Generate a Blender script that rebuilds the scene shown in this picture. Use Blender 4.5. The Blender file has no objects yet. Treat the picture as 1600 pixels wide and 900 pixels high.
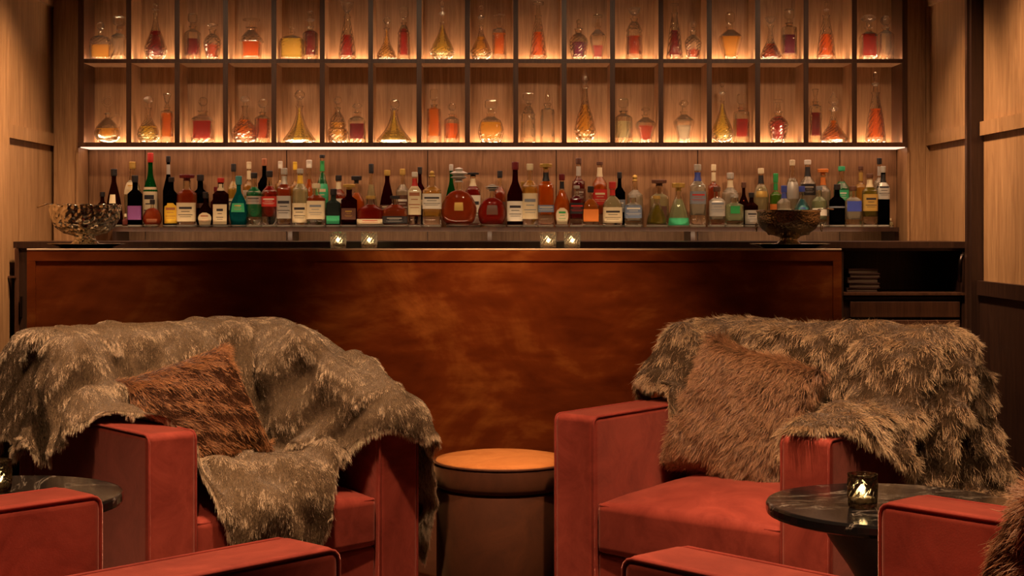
import bpy, bmesh, math, random
import numpy as np
from mathutils import Vector, Matrix, Euler

random.seed(7)
rng = np.random.default_rng(7)
S = bpy.context.scene
C = S.collection
PI = math.pi

# ------------------------------------------------------------------ camera
EYE = 1.2
F, VX, VY = 2400.0, 765.0, 355.0
cam_d = bpy.data.cameras.new('camera')
cam_d.sensor_fit = 'HORIZONTAL'
cam_d.sensor_width = 36.0
cam_d.lens = F / 1600 * 36
cam_d.shift_x = (800 - VX) / 1600
cam_d.shift_y = -(450 - VY) / 1600
cam_d.clip_start = 0.05
cam = bpy.data.objects.new('camera', cam_d)
C.objects.link(cam)
cam.location = (0, 0, EYE)
cam.rotation_euler = (PI / 2, 0, 0)
S.camera = cam

def at(px, py, d):
    return Vector(((px - VX) * d / F, d, EYE - (py - VY) * d / F))
def wx(px, d): return (px - VX) * d / F
def wz(py, d): return EYE - (py - VY) * d / F

# ------------------------------------------------------------------ view / world
S.view_settings.view_transform = 'Standard'
S.view_settings.look = 'None'
S.view_settings.gamma = 1
S.view_settings.exposure = 0.0
S.view_settings.use_curve_mapping = False
S.cycles.max_bounces = 12
S.cycles.transmission_bounces = 12
S.cycles.transparent_max_bounces = 24
S.cycles.glossy_bounces = 4
S.cycles.diffuse_bounces = 3
S.cycles.sample_clamp_indirect = 4
S.cycles_curves.shape = 'RIBBONS'
w = bpy.data.worlds.new('world'); S.world = w; w.use_nodes = True
w.node_tree.nodes['Background'].inputs[0].default_value = (1.0, 0.62, 0.38, 1)
w.node_tree.nodes['Background'].inputs[1].default_value = 0.006

WARM = (1.0, 0.63, 0.36)
def light(name, kind, loc, target, energy, color=WARM, size=0.1, angle=60, blend=0.6, sy=None):
    l = bpy.data.lights.new(name, kind); l.energy = energy; l.color = color
    if kind == 'AREA':
        l.size = size
        if sy: l.shape = 'RECTANGLE'; l.size_y = sy
    else:
        l.shadow_soft_size = size
    if kind == 'SPOT': l.spot_size = math.radians(angle); l.spot_blend = blend
    o = bpy.data.objects.new(name, l); C.objects.link(o); o.location = loc
    o.rotation_euler = (Vector(target) - Vector(loc)).to_track_quat('-Z', 'Y').to_euler()
    return o
# ceiling downlights of the lounge (outside the frame), with added fills as marked
light('under_shelf_fill', 'AREA', (0, 7.76, 1.16), (0, 8.12, 1.08), 3.2, size=3.8, sy=.01)  # added strip light to brighten the boards below the bottle shelf
light('downlight_or_fill', 'SPOT', (-0.45, 3.9, 2.85), (-0.78, 4.85, 0.5), 330, angle=52, size=0.04)
light('downlight_or_fill', 'SPOT', (0.45, 3.8, 2.85), (0.88, 4.75, 0.5), 330, angle=52, size=0.04)
light('downlight_or_fill', 'SPOT', (-0.6, 2.7, 2.85), (-0.75, 3.1, 0.5), 270, angle=62, size=0.04)
light('downlight_or_fill', 'SPOT', (0.6, 2.7, 2.85), (0.75, 3.1, 0.5), 290, angle=62, size=0.04)
light('downlight_or_fill', 'SPOT', (0.05, 5.45, 2.85), (0.10, 6.6, 0.25), 290, color=(1, .52, .25), angle=50, size=0.06, blend=1)  # added warm spot that gives the copper front its glow
light('downlight_or_fill', 'SPOT', (0.0, 5.5, 2.85), (0.03, 5.05, 0.4), 40, angle=16, size=0.04, blend=1)
for sx in (-1, 1):
    light('downlight_or_fill', 'SPOT', (sx * 1.75, 3.9, 2.85), (sx * 1.35, 4.75, 0.6), 90, angle=44, size=0.05, blend=1)  # added fill for the dark outer sides of the throws
    light('downlight_or_fill', 'SPOT', (sx * .85, 3.15, 2.85), (sx * .75, 3.05, 0.5), 150, angle=46, size=0.05, blend=.8)  # added overhead spot to brighten the arm tops of the near chairs
    light('downlight_or_fill', 'SPOT', (sx * .55, 4.45, 2.85), (sx * .6, 4.5, 0.5), 60, angle=34, size=0.05, blend=.8)  # added overhead spot to lift the far seats and arm fronts
# wall washers
for sx in (-1, 1):
    light('wall_washer', 'SPOT', (sx * 1.5, 6.9, 2.85), (sx * 2.25, 7.35, 1.0), 230, angle=58, size=0.08, blend=1)
    light('wall_washer', 'SPOT', (sx * 1.5, 6.2, 2.85), (sx * 2.25, 6.5, 1.1), 230, angle=66, size=0.08, blend=1)
for x_ in (-1.5, -.5, .5, 1.5):
    light('alcove_fill', 'SPOT', (x_, 6.0, 2.85), (x_, 8.1, 1.33), 85, angle=56, size=0.1, blend=1)  # added front fill for the alcove and bottles, not a wall washer

# ------------------------------------------------------------------ materials
MATS = {}
def new_mat(name):
    m = bpy.data.materials.new(name); m.use_nodes = True
    MATS[name] = m
    nt = m.node_tree
    return m, nt, nt.nodes['Principled BSDF'], nt.nodes['Material Output']
def ramp(nt, fac, stops):
    r = nt.nodes.new('ShaderNodeValToRGB')
    el = r.color_ramp.elements
    while len(el) > len(stops): el.remove(el[-1])
    while len(el) < len(stops): el.new(1)
    for e, (p, c) in zip(el, stops): e.position = p; e.color = (*c, 1)
    nt.links.new(fac, r.inputs[0]); return r.outputs[0]
def coords(nt, scale=(1, 1, 1), kind='Object', loc=(0, 0, 0)):
    tc = nt.nodes.new('ShaderNodeTexCoord'); mp = nt.nodes.new('ShaderNodeMapping')
    mp.inputs['Scale'].default_value = scale; mp.inputs['Location'].default_value = loc
    nt.links.new(tc.outputs[kind], mp.inputs[0]); return mp.outputs[0]
def noise(nt, vec, scale, detail=4, rough=0.6, dist=0.0):
    n = nt.nodes.new('ShaderNodeTexNoise')
    n.inputs['Scale'].default_value = scale; n.inputs['Detail'].default_value = detail
    n.inputs['Roughness'].default_value = rough; n.inputs['Distortion'].default_value = dist
    nt.links.new(vec, n.inputs['Vector']); return n.outputs[0]
def bump(nt, h, bsdf, strength=0.3, dist=0.002):
    b = nt.nodes.new('ShaderNodeBump'); b.inputs['Strength'].default_value = strength
    b.inputs['Distance'].default_value = dist
    nt.links.new(h, b.inputs['Height']); nt.links.new(b.outputs[0], bsdf.inputs['Normal'])

def wood(name, dark, light_, rough=0.45, gscale=(9, 9, 0.7), spec=0.4, loc=(0, 0, 0)):
    m, nt, b, out = new_mat(name)
    v = coords(nt, gscale, loc=loc)
    n1 = noise(nt, v, 3.0, 6, 0.65, 1.6)
    mid = tuple((a + c) / 2 for a, c in zip(dark, light_))
    col = ramp(nt, n1, [(0.30, dark), (0.5, mid), (0.70, light_)])
    v2 = coords(nt, (60, 60, 1.8))
    n2 = noise(nt, v2, 3.0, 3, 0.6)
    mx = nt.nodes.new('ShaderNodeMix'); mx.data_type = 'RGBA'; mx.blend_type = 'MULTIPLY'
    mx.inputs[0].default_value = 0.45
    nt.links.new(col, mx.inputs[6])
    nt.links.new(ramp(nt, n2, [(0.35, (.55, .52, .5)), (0.6, (1, 1, 1))]), mx.inputs[7])
    nt.links.new(mx.outputs[2], b.inputs['Base Color'])
    b.inputs['Roughness'].default_value = rough
    b.inputs['Specular IOR Level'].default_value = spec
    bump(nt, n2, b, 0.2, 0.001)
    return m
wood('oak', (.27, .135, .056), (.48, .27, .125))
wood('oak_back', (.24, .118, .052), (.44, .24, .115), loc=(3, 1, 2))
wood('walnut', (.045, .017, .009), (.11, .045, .022), 0.38)
wood('espresso', (.022, .010, .007), (.05, .022, .013), 0.35)
wood('floor_wood', (.03, .014, .008), (.07, .032, .018), 0.4, (1.2, 9, 9))

def plain(name, col, rough=0.5, metal=0.0, spec=0.5, coat=0.0, alpha=None):
    m, nt, b, out = new_mat(name)
    b.inputs['Base Color'].default_value = (*col, 1); b.inputs['Roughness'].default_value = rough
    b.inputs['Metallic'].default_value = metal; b.inputs['Specular IOR Level'].default_value = spec
    b.inputs['Coat Weight'].default_value = coat
    v = coords(nt, (1, 1, 1)); n = noise(nt, v, 120, 2)
    bump(nt, n, b, 0.05, 0.0005)
    return m
plain('ceiling_paint', (.10, .06, .035), 0.8)
plain('dark_metal', (.05, .035, .03), 0.35, 1)
plain('brass', (.95, .70, .50), 0.35, .3)
plain('wax', (.85, .75, .55), 0.5)
plain('wick', (.03, .02, .02), 0.8)
plain('book_cover', (.05, .02, .015), 0.55)
plain('book_pages', (.09, .06, .04), 0.8)
plain('print_dark', (.03, .025, .03), 0.5)
plain('print_gold', (.65, .40, .10), 0.35, 0.6)

def copper():
    m, nt, b, out = new_mat('copper')
    v = coords(nt, (.9, 1, 1.3))
    n = noise(nt, v, 1.7, 6, 0.6, 0.7)
    n2 = noise(nt, coords(nt, (1.0, 1, 3.2)), 4.5, 4, 0.6, 0.3)
    ad = nt.nodes.new('ShaderNodeMath'); ad.operation = 'ADD'
    ml = nt.nodes.new('ShaderNodeMath'); ml.operation = 'MULTIPLY'; ml.inputs[1].default_value = 0.35
    nt.links.new(n2, ml.inputs[0]); nt.links.new(n, ad.inputs[0]); nt.links.new(ml.outputs[0], ad.inputs[1])
    nt.links.new(ramp(nt, ad.outputs[0], [(0.46, (.17, .032, .007)), (0.70, (.36, .080, .014)), (0.90, (.70, .24, .05))]), b.inputs['Base Color'])
    b.inputs['Metallic'].default_value = 0.6
    nt.links.new(ramp(nt, n2, [(0.3, (.36,) * 3), (0.7, (.52,) * 3)]), b.inputs['Roughness'])
    bump(nt, n, b, 0.25, 0.02)
copper()

def velvet(name, dark, light_, sheen=0.6, tint=(1, .45, .35)):
    m, nt, b, out = new_mat(name)
    n = noise(nt, coords(nt), 7, 5, 0.7, 0.8)
    nt.links.new(ramp(nt, n, [(0.32, dark), (0.68, light_)]), b.inputs['Base Color'])
    b.inputs['Roughness'].default_value = 0.75
    b.inputs['Specular IOR Level'].default_value = 0.2
    b.inputs['Sheen Weight'].default_value = sheen
    b.inputs['Sheen Roughness'].default_value = 0.35
    b.inputs['Sheen Tint'].default_value = (*tint, 1)
    n2 = noise(nt, coords(nt), 260, 3)
    bump(nt, n2, b, 0.25, 0.001)
velvet('velvet_red', (.19, .022, .013), (.33, .050, .030), .9)
velvet('velvet_piping', (.17, .018, .011), (.30, .04, .025))
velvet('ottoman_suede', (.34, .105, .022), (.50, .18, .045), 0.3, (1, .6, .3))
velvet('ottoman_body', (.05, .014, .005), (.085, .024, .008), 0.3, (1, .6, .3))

def marble():
    m, nt, b, out = new_mat('black_marble')
    n = noise(nt, coords(nt, (1, 2.5, 1)), 2.2, 5, 0.6, 1.2)
    mt = nt.nodes.new('ShaderNodeMath'); mt.operation = 'SUBTRACT'; mt.inputs[1].default_value = 0.5
    ab = nt.nodes.new('ShaderNodeMath'); ab.operation = 'ABSOLUTE'
    nt.links.new(n, mt.inputs[0]); nt.links.new(mt.outputs[0], ab.inputs[0])
    nt.links.new(ramp(nt, ab.outputs[0], [(0.0, (.30, .25, .2)), (0.006, (.03, .025, .022)), (0.02, (.010, .009, .009))]), b.inputs['Base Color'])
    b.inputs['Roughness'].default_value = 0.13
marble()

def silver(name, col, rough, sc, bs):
    m, nt, b, out = new_mat(name)
    b.inputs['Base Color'].default_value = (*col, 1); b.inputs['Metallic'].default_value = 1
    b.inputs['Roughness'].default_value = rough
    vo = nt.nodes.new('ShaderNodeTexVoronoi'); vo.inputs['Scale'].default_value = sc
    nt.links.new(coords(nt), vo.inputs['Vector'])
    bump(nt, vo.outputs['Distance'], b, bs, 0.01)
silver('silver', (.36, .31, .22), 0.24, 110, 0.28)
silver('silver_lit', (.80, .76, .62), 0.16, 45, 0.9)  # paler copy of silver, bright reflections put into its colour
silver('silver_smooth', (.55, .48, .38), 0.18, 8, 0.05)

def emit(name, col, strength):
    m = bpy.data.materials.new(name); m.use_nodes = True; MATS[name] = m
    nt = m.node_tree; nt.nodes.remove(nt.nodes['Principled BSDF'])
    e = nt.nodes.new('ShaderNodeEmission'); e.inputs[0].default_value = (*col, 1); e.inputs[1].default_value = strength
    nt.links.new(e.outputs[0], nt.nodes['Material Output'].inputs[0])
emit('led', (1.0, .66, .40), 30.0)
emit('led_under', (1.0, .58, .37), 2.0)
emit('flame', (1.0, .72, .36), 22.0)

def glassy(name, col, tl=0.2, tr=0.3, ior=1.45, rough=0.03, facet=0.0):
    """coloured glass: refraction, some straight transmission (thin walls) and forward scatter in the spirit"""
    m = bpy.data.materials.new(name); m.use_nodes = True; MATS[name] = m
    nt = m.node_tree; nt.nodes.remove(nt.nodes['Principled BSDF'])
    g = nt.nodes.new('ShaderNodeBsdfGlass'); g.inputs['Color'].default_value = (*col, 1)
    g.inputs['IOR'].default_value = ior; g.inputs['Roughness'].default_value = rough
    t = nt.nodes.new('ShaderNodeBsdfTransparent'); t.inputs[0].default_value = (*[c ** .7 for c in col], 1)
    m1 = nt.nodes.new('ShaderNodeMixShader'); m1.inputs[0].default_value = tr
    nt.links.new(g.outputs[0], m1.inputs[1]); nt.links.new(t.outputs[0], m1.inputs[2])
    last = m1
    if tl > 0:
        s = nt.nodes.new('ShaderNodeBsdfTranslucent'); s.inputs[0].default_value = (*col, 1)
        d = nt.nodes.new('ShaderNodeBsdfDiffuse'); d.inputs[0].default_value = (*col, 1)
        m3 = nt.nodes.new('ShaderNodeMixShader'); m3.inputs[0].default_value = 0.4
        nt.links.new(s.outputs[0], m3.inputs[1]); nt.links.new(d.outputs[0], m3.inputs[2])
        m2 = nt.nodes.new('ShaderNodeMixShader'); m2.inputs[0].default_value = tl
        nt.links.new(m1.outputs[0], m2.inputs[1]); nt.links.new(m3.outputs[0], m2.inputs[2]); last = m2
    if facet > 0:
        vo = nt.nodes.new('ShaderNodeTexVoronoi'); vo.inputs['Scale'].default_value = 90
        nt.links.new(coords(nt), vo.inputs['Vector'])
        bp = nt.nodes.new('ShaderNodeBump'); bp.inputs['Strength'].default_value = facet; bp.inputs['Distance'].default_value = 0.004
        nt.links.new(vo.outputs['Distance'], bp.inputs['Height']); nt.links.new(bp.outputs[0], g.inputs['Normal'])
    nt.links.new(last.outputs[0], nt.nodes['Material Output'].inputs[0])
    return m
COL = dict(
    clear=(.93, .92, .86), pale=(.88, .86, .62), palegreen=(.72, .84, .60), yellow=(.98, .80, .18), gold=(.95, .62, .12),
    amber=(.90, .34, .04), orange=(.98, .30, .03), redamber=(.66, .12, .03), red=(.58, .03, .015), darkred=(.34, .012, .02),
    maroon=(.14, .012, .02), purple=(.28, .03, .10), green=(.02, .30, .06), emerald=(.05, .50, .22), lime=(.25, .62, .06),
    olive=(.42, .36, .04), teal=(.03, .42, .46), blue=(.04, .22, .75), skyblue=(.15, .50, .62), brown=(.13, .03, .015),
    black=(.015, .012, .014), smoke=(.16, .22, .19), frost=(.85, .82, .72), pink=(.8, .3, .3))
for k, c in COL.items():
    dark = max(c) < .2
    glassy('spirit_' + k, c, tl=0.15 if dark else (0.08 if k in ('clear', 'pale', 'palegreen') else 0.22), tr=0.25 if not dark else .1, ior=1.42, rough=0.02)
glassy('crystal', (.98, .96, .90), tl=0.025, tr=0.42, ior=1.5, rough=0.0, facet=0.2)
glassy('bottle_glass', (.98, .96, .90), tl=0.0, tr=0.35, ior=1.5, rough=0.0)
glassy('crystal_base', (.98, .95, .86), tl=0.5, tr=0.2, ior=1.5, rough=0.05)
for k in COL:
    c = COL[k]
    glassy('liquor_' + k, c, tl=0.72, tr=0.3, ior=1.15, rough=0.03)
    glassy('tonic_' + k, tuple(x ** .92 for x in c), tl=0.55, tr=0.3, ior=1.12, rough=0.02)
glassy('crystal_cut', (.97, .95, .88), tl=0.06, tr=0.12, ior=1.5, rough=0.0, facet=0.6)
glassy('smoked_crystal', (.62, .58, .50), tl=0.0, tr=0.25, ior=1.5, rough=0.0, facet=0.8)
PAINT = dict(p_black=(.02, .018, .02), p_white=(.75, .70, .58), p_cream=(.72, .60, .38), p_gold=(.62, .40, .10), p_red=(.55, .03, .02),
    p_darkred=(.16, .01, .012), p_green=(.03, .32, .08), p_blue=(.05, .08, .40), p_silver=(.55, .52, .46), p_yellow=(.80, .50, .04),
    p_grey=(.22, .24, .27), p_purple=(.22, .07, .24), p_teal=(.05, .28, .30), p_orange=(.75, .22, .04), p_copper=(.5, .2, .1), p_emerald=(.05, .45, .20),
    p_brown=(.12, .05, .03), p_bluegrey=(.16, .22, .34))
for k, c in PAINT.items():
    plain(k, c, 0.42, metal=0.5 if k in ('p_gold', 'p_silver', 'p_copper') else 0)

def fur_mat(name, root, mid, tip):
    m, nt, b, out = new_mat(name)
    hi = nt.nodes.new('ShaderNodeHairInfo')
    c = ramp(nt, hi.outputs['Intercept'], [(0.0, root), (0.5, mid), (0.95, tip)])
    hsv = nt.nodes.new('ShaderNodeHueSaturation')
    mr = nt.nodes.new('ShaderNodeMapRange'); mr.inputs[3].default_value = 0.55; mr.inputs[4].default_value = 1.45
    nt.links.new(hi.outputs['Random'], mr.inputs[0]); nt.links.new(mr.outputs[0], hsv.inputs['Value'])
    nt.links.new(c, hsv.inputs['Color']); nt.links.new(hsv.outputs[0], b.inputs['Base Color'])
    b.inputs['Roughness'].default_value = 0.42; b.inputs['Specular IOR Level'].default_value = 0.55
fur_mat('fur_taupe', (.10, .06, .032), (.44, .30, .18), (.95, .72, .48))
fur_mat('fur_wolf', (.06, .03, .013), (.30, .17, .08), (.72, .50, .29))
fur_mat('fur_rust', (.06, .02, .008), (.28, .105, .036), (.60, .28, .11))
fur_mat('fur_brown', (.045, .018, .008), (.23, .10, .045), (.52, .28, .14))
for nm, c in (('hide_taupe', (.14, .09, .05)), ('hide_wolf', (.05, .03, .015)), ('hide_rust', (.06, .022, .01)), ('hide_brown', (.05, .024, .012))):
    plain(nm, c, 0.9, spec=0.1)

# ------------------------------------------------------------------ mesh helpers
class MB:
    def __init__(s): s.v = []; s.f = []
    def add(s, vs, fs):
        o = len(s.v); s.v += [tuple(p) for p in vs]; s.f += [tuple(i + o for i in f) for f in fs]; return s
    def box(s, x0, x1, y0, y1, z0, z1):
        x0, x1 = min(x0, x1), max(x0, x1); y0, y1 = min(y0, y1), max(y0, y1); z0, z1 = min(z0, z1), max(z0, z1)
        vs = [(x, y, z) for z in (z0, z1) for y in (y0, y1) for x in (x0, x1)]
        return s.add(vs, [(0, 2, 3, 1), (4, 5, 7, 6), (0, 1, 5, 4), (2, 6, 7, 3), (0, 4, 6, 2), (1, 3, 7, 5)])
    def loft(s, rings, cap0=True, cap1=True):
        n = len(rings[0]); vs = [p for r in rings for p in r]; fs = []
        for i in range(len(rings) - 1):
            for j in range(n):
                k = (j + 1) % n
                fs.append((i * n + j, i * n + k, (i + 1) * n + k, (i + 1) * n + j))
        if cap0: fs.append(tuple(range(n - 1, -1, -1)))
        if cap1: fs.append(tuple((len(rings) - 1) * n + j for j in range(n)))
        return s.add(vs, fs)
    def tube(s, pts, r, n=8, closed=False):
        pts = [Vector(p) for p in pts]; rings = []; N = len(pts)
        up = Vector((0, 0, 1)); prev = None
        for i, p in enumerate(pts):
            a = pts[(i - 1) % N] if (closed or i > 0) else p
            b = pts[(i + 1) % N] if (closed or i < N - 1) else p
            d = (b - a).normalized()
            if prev is None:
                u = d.cross(up)
                if u.length < 1e-3: u = d.cross(Vector((1, 0, 0)))
            else: u = prev - d * prev.dot(d)
            u.normalize(); prev = u; v = d.cross(u)
            rr = r[i] if isinstance(r, (list, tuple)) else r
            rings.append([p + (u * math.cos(t) + v * math.sin(t)) * rr for t in [2 * PI * k / n for k in range(n)]])
        if closed:
            rings.append(rings[0]); s.loft(rings, False, False)
        else: s.loft(rings)
        return s
    def mesh(s, name, mat, smooth=False):
        me = bpy.data.meshes.new(name); me.from_pydata(s.v, [], s.f); me.materials.append(MATS[mat])
        me.update()
        if smooth: me.polygons.foreach_set('use_smooth', [True] * len(me.polygons))
        return me
    def build(s, name, mat, parent=None, smooth=False, fix=True):
        me = s.mesh(name, mat, smooth)
        if fix:
            bm = bmesh.new(); bm.from_mesh(me); bmesh.ops.recalc_face_normals(bm, faces=bm.faces); bm.to_mesh(me); bm.free()
        o = bpy.data.objects.new(name, me); C.objects.link(o)
        if parent: o.parent = parent
        return o

def rbox(name, mat, x0, x1, y0, y1, z0, z1, bev, parent=None, seg=3, smooth=True, fn=None, cuts=0):
    m = MB().box(x0, x1, y0, y1, z0, z1)
    me = m.mesh(name, mat); bm = bmesh.new(); bm.from_mesh(me)
    bmesh.ops.bevel(bm, geom=list(bm.edges), offset=bev, segments=seg, profile=0.5, affect='EDGES')
    if cuts: bmesh.ops.subdivide_edges(bm, edges=[e for e in bm.edges if e.calc_length() > 0.12], cuts=cuts, use_grid_fill=True)
    if fn:
        for v in bm.verts: v.co = fn(v.co)
    bmesh.ops.recalc_face_normals(bm, faces=bm.faces)
    bm.to_mesh(me); bm.free()
    if smooth:
        me.polygons.foreach_set('use_smooth', [True] * len(me.polygons))
    o = bpy.data.objects.new(name, me); C.objects.link(o)
    if parent: o.parent = parent
    if smooth:
        mod = o.modifiers.new('wn', 'WEIGHTED_NORMAL'); mod.keep_sharp = True
    return o

def thing(name, label, cat, loc=(0, 0, 0), rz=0, group=None):
    o = bpy.data.objects.new(name, None); C.objects.link(o); o.location = loc; o.rotation_euler = (0, 0, rz)
    o.empty_display_size = 0.05
    o['label'] = label; o['category'] = cat
    if group: o['group'] = group
    return o
def tag(o, label, cat, group=None):
    o['label'] = label; o['category'] = cat
    if group: o['group'] = group
    return o
def struct(o): o['kind'] = 'structure'; return o
def stuff(o): o['kind'] = 'stuff'; return o

# ------------------------------------------------------------------ room
X = 2.25
BACK = 8.12
H = 2.9
struct(MB().box(-X - .2, X + .2, -1.0, BACK + .2, -.1, 0).build('floor', 'floor_wood'))
struct(MB().box(-X - .2, X + .2, -1.0, BACK + .2, H, H + .1).build('ceiling', 'ceiling_paint'))
wb = struct(MB().box(-X - .2, X + .2, BACK + .012, BACK + .2, 0, H).build('wall_back', 'walnut'))
struct(MB().box(-X - .2, X + .2, -1.1, -1.0, 0, H).build('wall_front', 'walnut'))
# pilasters either side of the alcove
PF = 7.93
for x0, x1 in ((-X, wx(121, 7.9)), (wx(1419, 7.9), X)):
    MB().box(x0, x1, PF, BACK, 0, H).build('pilaster', 'oak', wb)
    xm = x1 if x0 < 0 else x0
    s = 1 if x0 < 0 else -1
    MB().box(xm, xm - s * .012, PF - .012, PF, 1.05, wz(229, 7.9) - .005).build('bead', 'oak', wb)
# oak boards of the alcove back
edges = [wx(121, 7.9)] + [wx(p, BACK) for p in (227, 448, 668, 869, 1090, 1312)] + [wx(1419, 7.9)]
for a, b in zip(edges[:-1], edges[1:]):
    MB().box(a + .0025, b - .0025, BACK - .001, BACK + .012, 1.0, 1.62).build('board', 'oak_back', wb)

def wall(side, sgn):
    xi = sgn * X
    w_ = struct(MB().box(xi + sgn * .03, xi + sgn * .2, -1.0, BACK + .2, 0, H).build('wall_' + side, 'walnut'))
    def face(x_in, y0, y1, z0, z1, nm, mat):
        return MB().box(xi + sgn * .032, xi - sgn * x_in, y0, y1, z0, z1).build(nm, mat, w_)
    yb = 8.02 if sgn < 0 else 7.96
    # far bay: stile, rails, two panels
    face(0, yb - .045, BACK, 0, H, 'stile', 'oak')
    face(0, 7.10, 7.20, 0, H, 'stile', 'oak')
    face(0, 7.20, yb - .045, 1.62, 1.684, 'rail', 'oak')
    face(0, 7.20, yb - .045, 2.335, 2.42, 'rail', 'oak')
    face(0, 7.20, yb - .045, .90, .975, 'rail', 'walnut')
    face(-.018, 7.20, yb - .045, .975, 1.62, 'panel', 'oak')
    face(-.018, 7.20, yb - .045, 1.684, 2.335, 'panel', 'oak')
    face(-.018, 7.20, yb - .045, 2.42, H, 'panel', 'oak')
    face(-.018, 7.20, yb - .045, 0, .90, 'panel', 'walnut')
    # dark post
    if sgn > 0:
        face(.035, 7.06, 7.155, 0, H, 'post', 'espresso')
        face(.047, 7.09, 7.12, 0, H, 'post_bead', 'espresso')
    else:
        face(.02, 6.95, 7.07, 0, H, 'post', 'oak')
    # near bays
    y1 = 7.05 if sgn > 0 else 6.94
    for k in range(3):
        ya, yb2 = y1 - 1.6 * (k + 1), y1 - 1.6 * k
        face(0, ya, ya + .07, .93, H, 'stile', 'oak')
        face(0, ya + .07, yb2, 1.62, 1.684, 'rail', 'oak')
        face(-.018, ya + .07, yb2, .955, 1.62, 'panel', 'oak')
        face(-.018, ya + .07, yb2, 1.684, H, 'panel', 'oak')
        face(.014, ya, yb2, .89, .955, 'chair_rail', 'espresso')
        face(0, ya, yb2, .0, .89, 'wainscot', 'espresso')
    return w_
wall('left', -1); wall('right', 1)

# ------------------------------------------------------------------ display shelving
DF = 7.9
us = thing('display_shelf', 'dark walnut wall shelving of lit cubbies holding cut glass decanters', 'shelf', (0, 0, 0))
z_s1t, z_s1b = wz(92, DF), wz(98.5, DF)
z_s0t, z_s0b = wz(222.5, DF), wz(229.5, DF)
z_top = z_s1t + (z_s1b - z_s0t)
xl, xr = wx(122, DF), wx(1418, DF)
xil, xir = wx(131, DF), wx(1410, DF)
def b_(nm, mat, *a): return MB().box(*a).build(nm, mat, us)
b_('side_panel', 'walnut', xl, xil, DF, BACK, z_s0b, z_top + .03)
b_('side_panel', 'walnut', xir, xr, DF, BACK, z_s0b, z_top + .03)
sb_ = b_('shelf_board', 'oak_back', xl, xr, DF + .004, BACK, z_s0b, z_s0t)
MB().box(xl, xr, DF - .006, DF + .0038, z_s0b, z_s0t).build('edge_strip', 'walnut', sb_)
sb_ = b_('shelf_board', 'oak_back', xil, xir, DF + .004, BACK, z_s1b, z_s1t)
MB().box(xil, xir, DF - .001, DF + .0038, z_s1b, z_s1t).build('edge_strip', 'walnut', sb_)
b_('top_board', 'walnut', xil, xir, DF, BACK, z_top, z_top + .03)
b_('facia', 'walnut', xl, xr, DF + .002, BACK, z_top + .03, H)
pitch = 75.6
def divc(k): return 125.5 + pitch * k
for row, (za, zb) in enumerate(((z_s0t, z_s1b), (z_s1t, z_top))):
    for k in range(1, 17):
        c = wx(divc(k), DF)
        dv_ = b_('divider', 'oak_back', c - .0125, c + .0125, DF + .004, BACK, za, zb)
        MB().box(c - .0128, c + .0128, DF, DF + .0038, za, zb).build('edge_strip', 'walnut', dv_)
    for k in range(17):
        a = xil if k == 0 else wx(divc(k), DF) + .0125
        e = xir if k == 16 else wx(divc(k + 1), DF) - .0125
        b_('back_panel', 'oak_back', a, e, BACK - .006, BACK + .002, za, zb)
        # led tape let into the front of each cubby floor
        b_('led_strip', 'led', a + .003, e - .003, DF + .014, DF + .038, za - .0012, za + .0004)
        b_('led_strip', 'led', a + .003, e - .003, BACK - .046, BACK - .016, za - .0012, za + .0004)
b_('led_strip', 'led_under', xl + .01, xr - .01, DF + .012, DF + .19, z_s0b - .004, z_s0b)

# ------------------------------------------------------------------ bottle shelf
bs = thing('bottle_shelf', 'long dark shelf carrying the row of spirit bottles', 'shelf')
MB().box(wx(176, 7.82), wx(1405, 7.82), 7.82, BACK - .002, 1.178, EYE - .0005).build('shelf_board', 'espresso', bs)
for p in (178, 453, 765, 1083, 1402):
    c = wx(p, 7.84)
    MB().box(c - .011, c + .011, 7.85, BACK - .002, 1.0, 1.178).build('support', 'espresso', bs)

# ------------------------------------------------------------------ back counter with niche and drawers
D1 = 7.2
zt1 = wz(377.5, D1)
bc = thing('back_counter', 'dark wood service counter with open niche and drawers behind the bar', 'counter')
def k_(nm, mat, *a): return MB().box(*a).build(nm, mat, bc)
cx0, cx1 = wx(22, D1), wx(1513, D1)
k_('countertop', 'espresso', cx0, cx1, D1 - .012, 7.72, zt1 - .03, zt1)
nx0 = wx(1318, D1); nx1 = wx(1503, D1)
zn0, zn1 = wz(457, D1), wz(392, D1)
k_('carcass', 'espresso', cx0 + .01, nx0, D1, 7.70, .0, zt1 - .03)
k_('carcass', 'espresso', nx1, cx1, D1, 7.70, .0, zt1 - .03)
k_('niche_back', 'espresso', nx0, nx1, 7.55, 7.70, 0, zt1 - .03)
k_('niche_top', 'espresso', nx0, nx1, D1, 7.55, zn1, zt1 - .03)
k_('niche_shelf', 'walnut', nx0 - .004, nx1 + .02, D1 - .02, 7.55, zn0 - .012, zn0)
k_('drawer_box', 'espresso', nx0, nx1, D1 + .01, 7.55, .0, zn0 - .012)
for ya, yb2 in ((463, 468), (471, 496), (500, 540), (544, 620)):
    za, zb = wz(yb2, D1), wz(ya, D1)
    o = rbox('drawer' if ya > 465 else 'rail', 'walnut' if ya > 465 else 'espresso', nx0 + .03 if ya > 465 else nx0, nx1 - .01, D1 - .006, D1 + .012, za, zb, .003, bc, 2)
hp = [at(1500, 440, D1 - .02), at(1500, 424, D1 - .05), at(1500.5, 408, D1 - .06), at(1503, 400, D1 - .05), at(1508, 397, D1 - .02)]
MB().tube(hp, .010, 8).build('pull_handle', 'dark_metal', bc, True)
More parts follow.
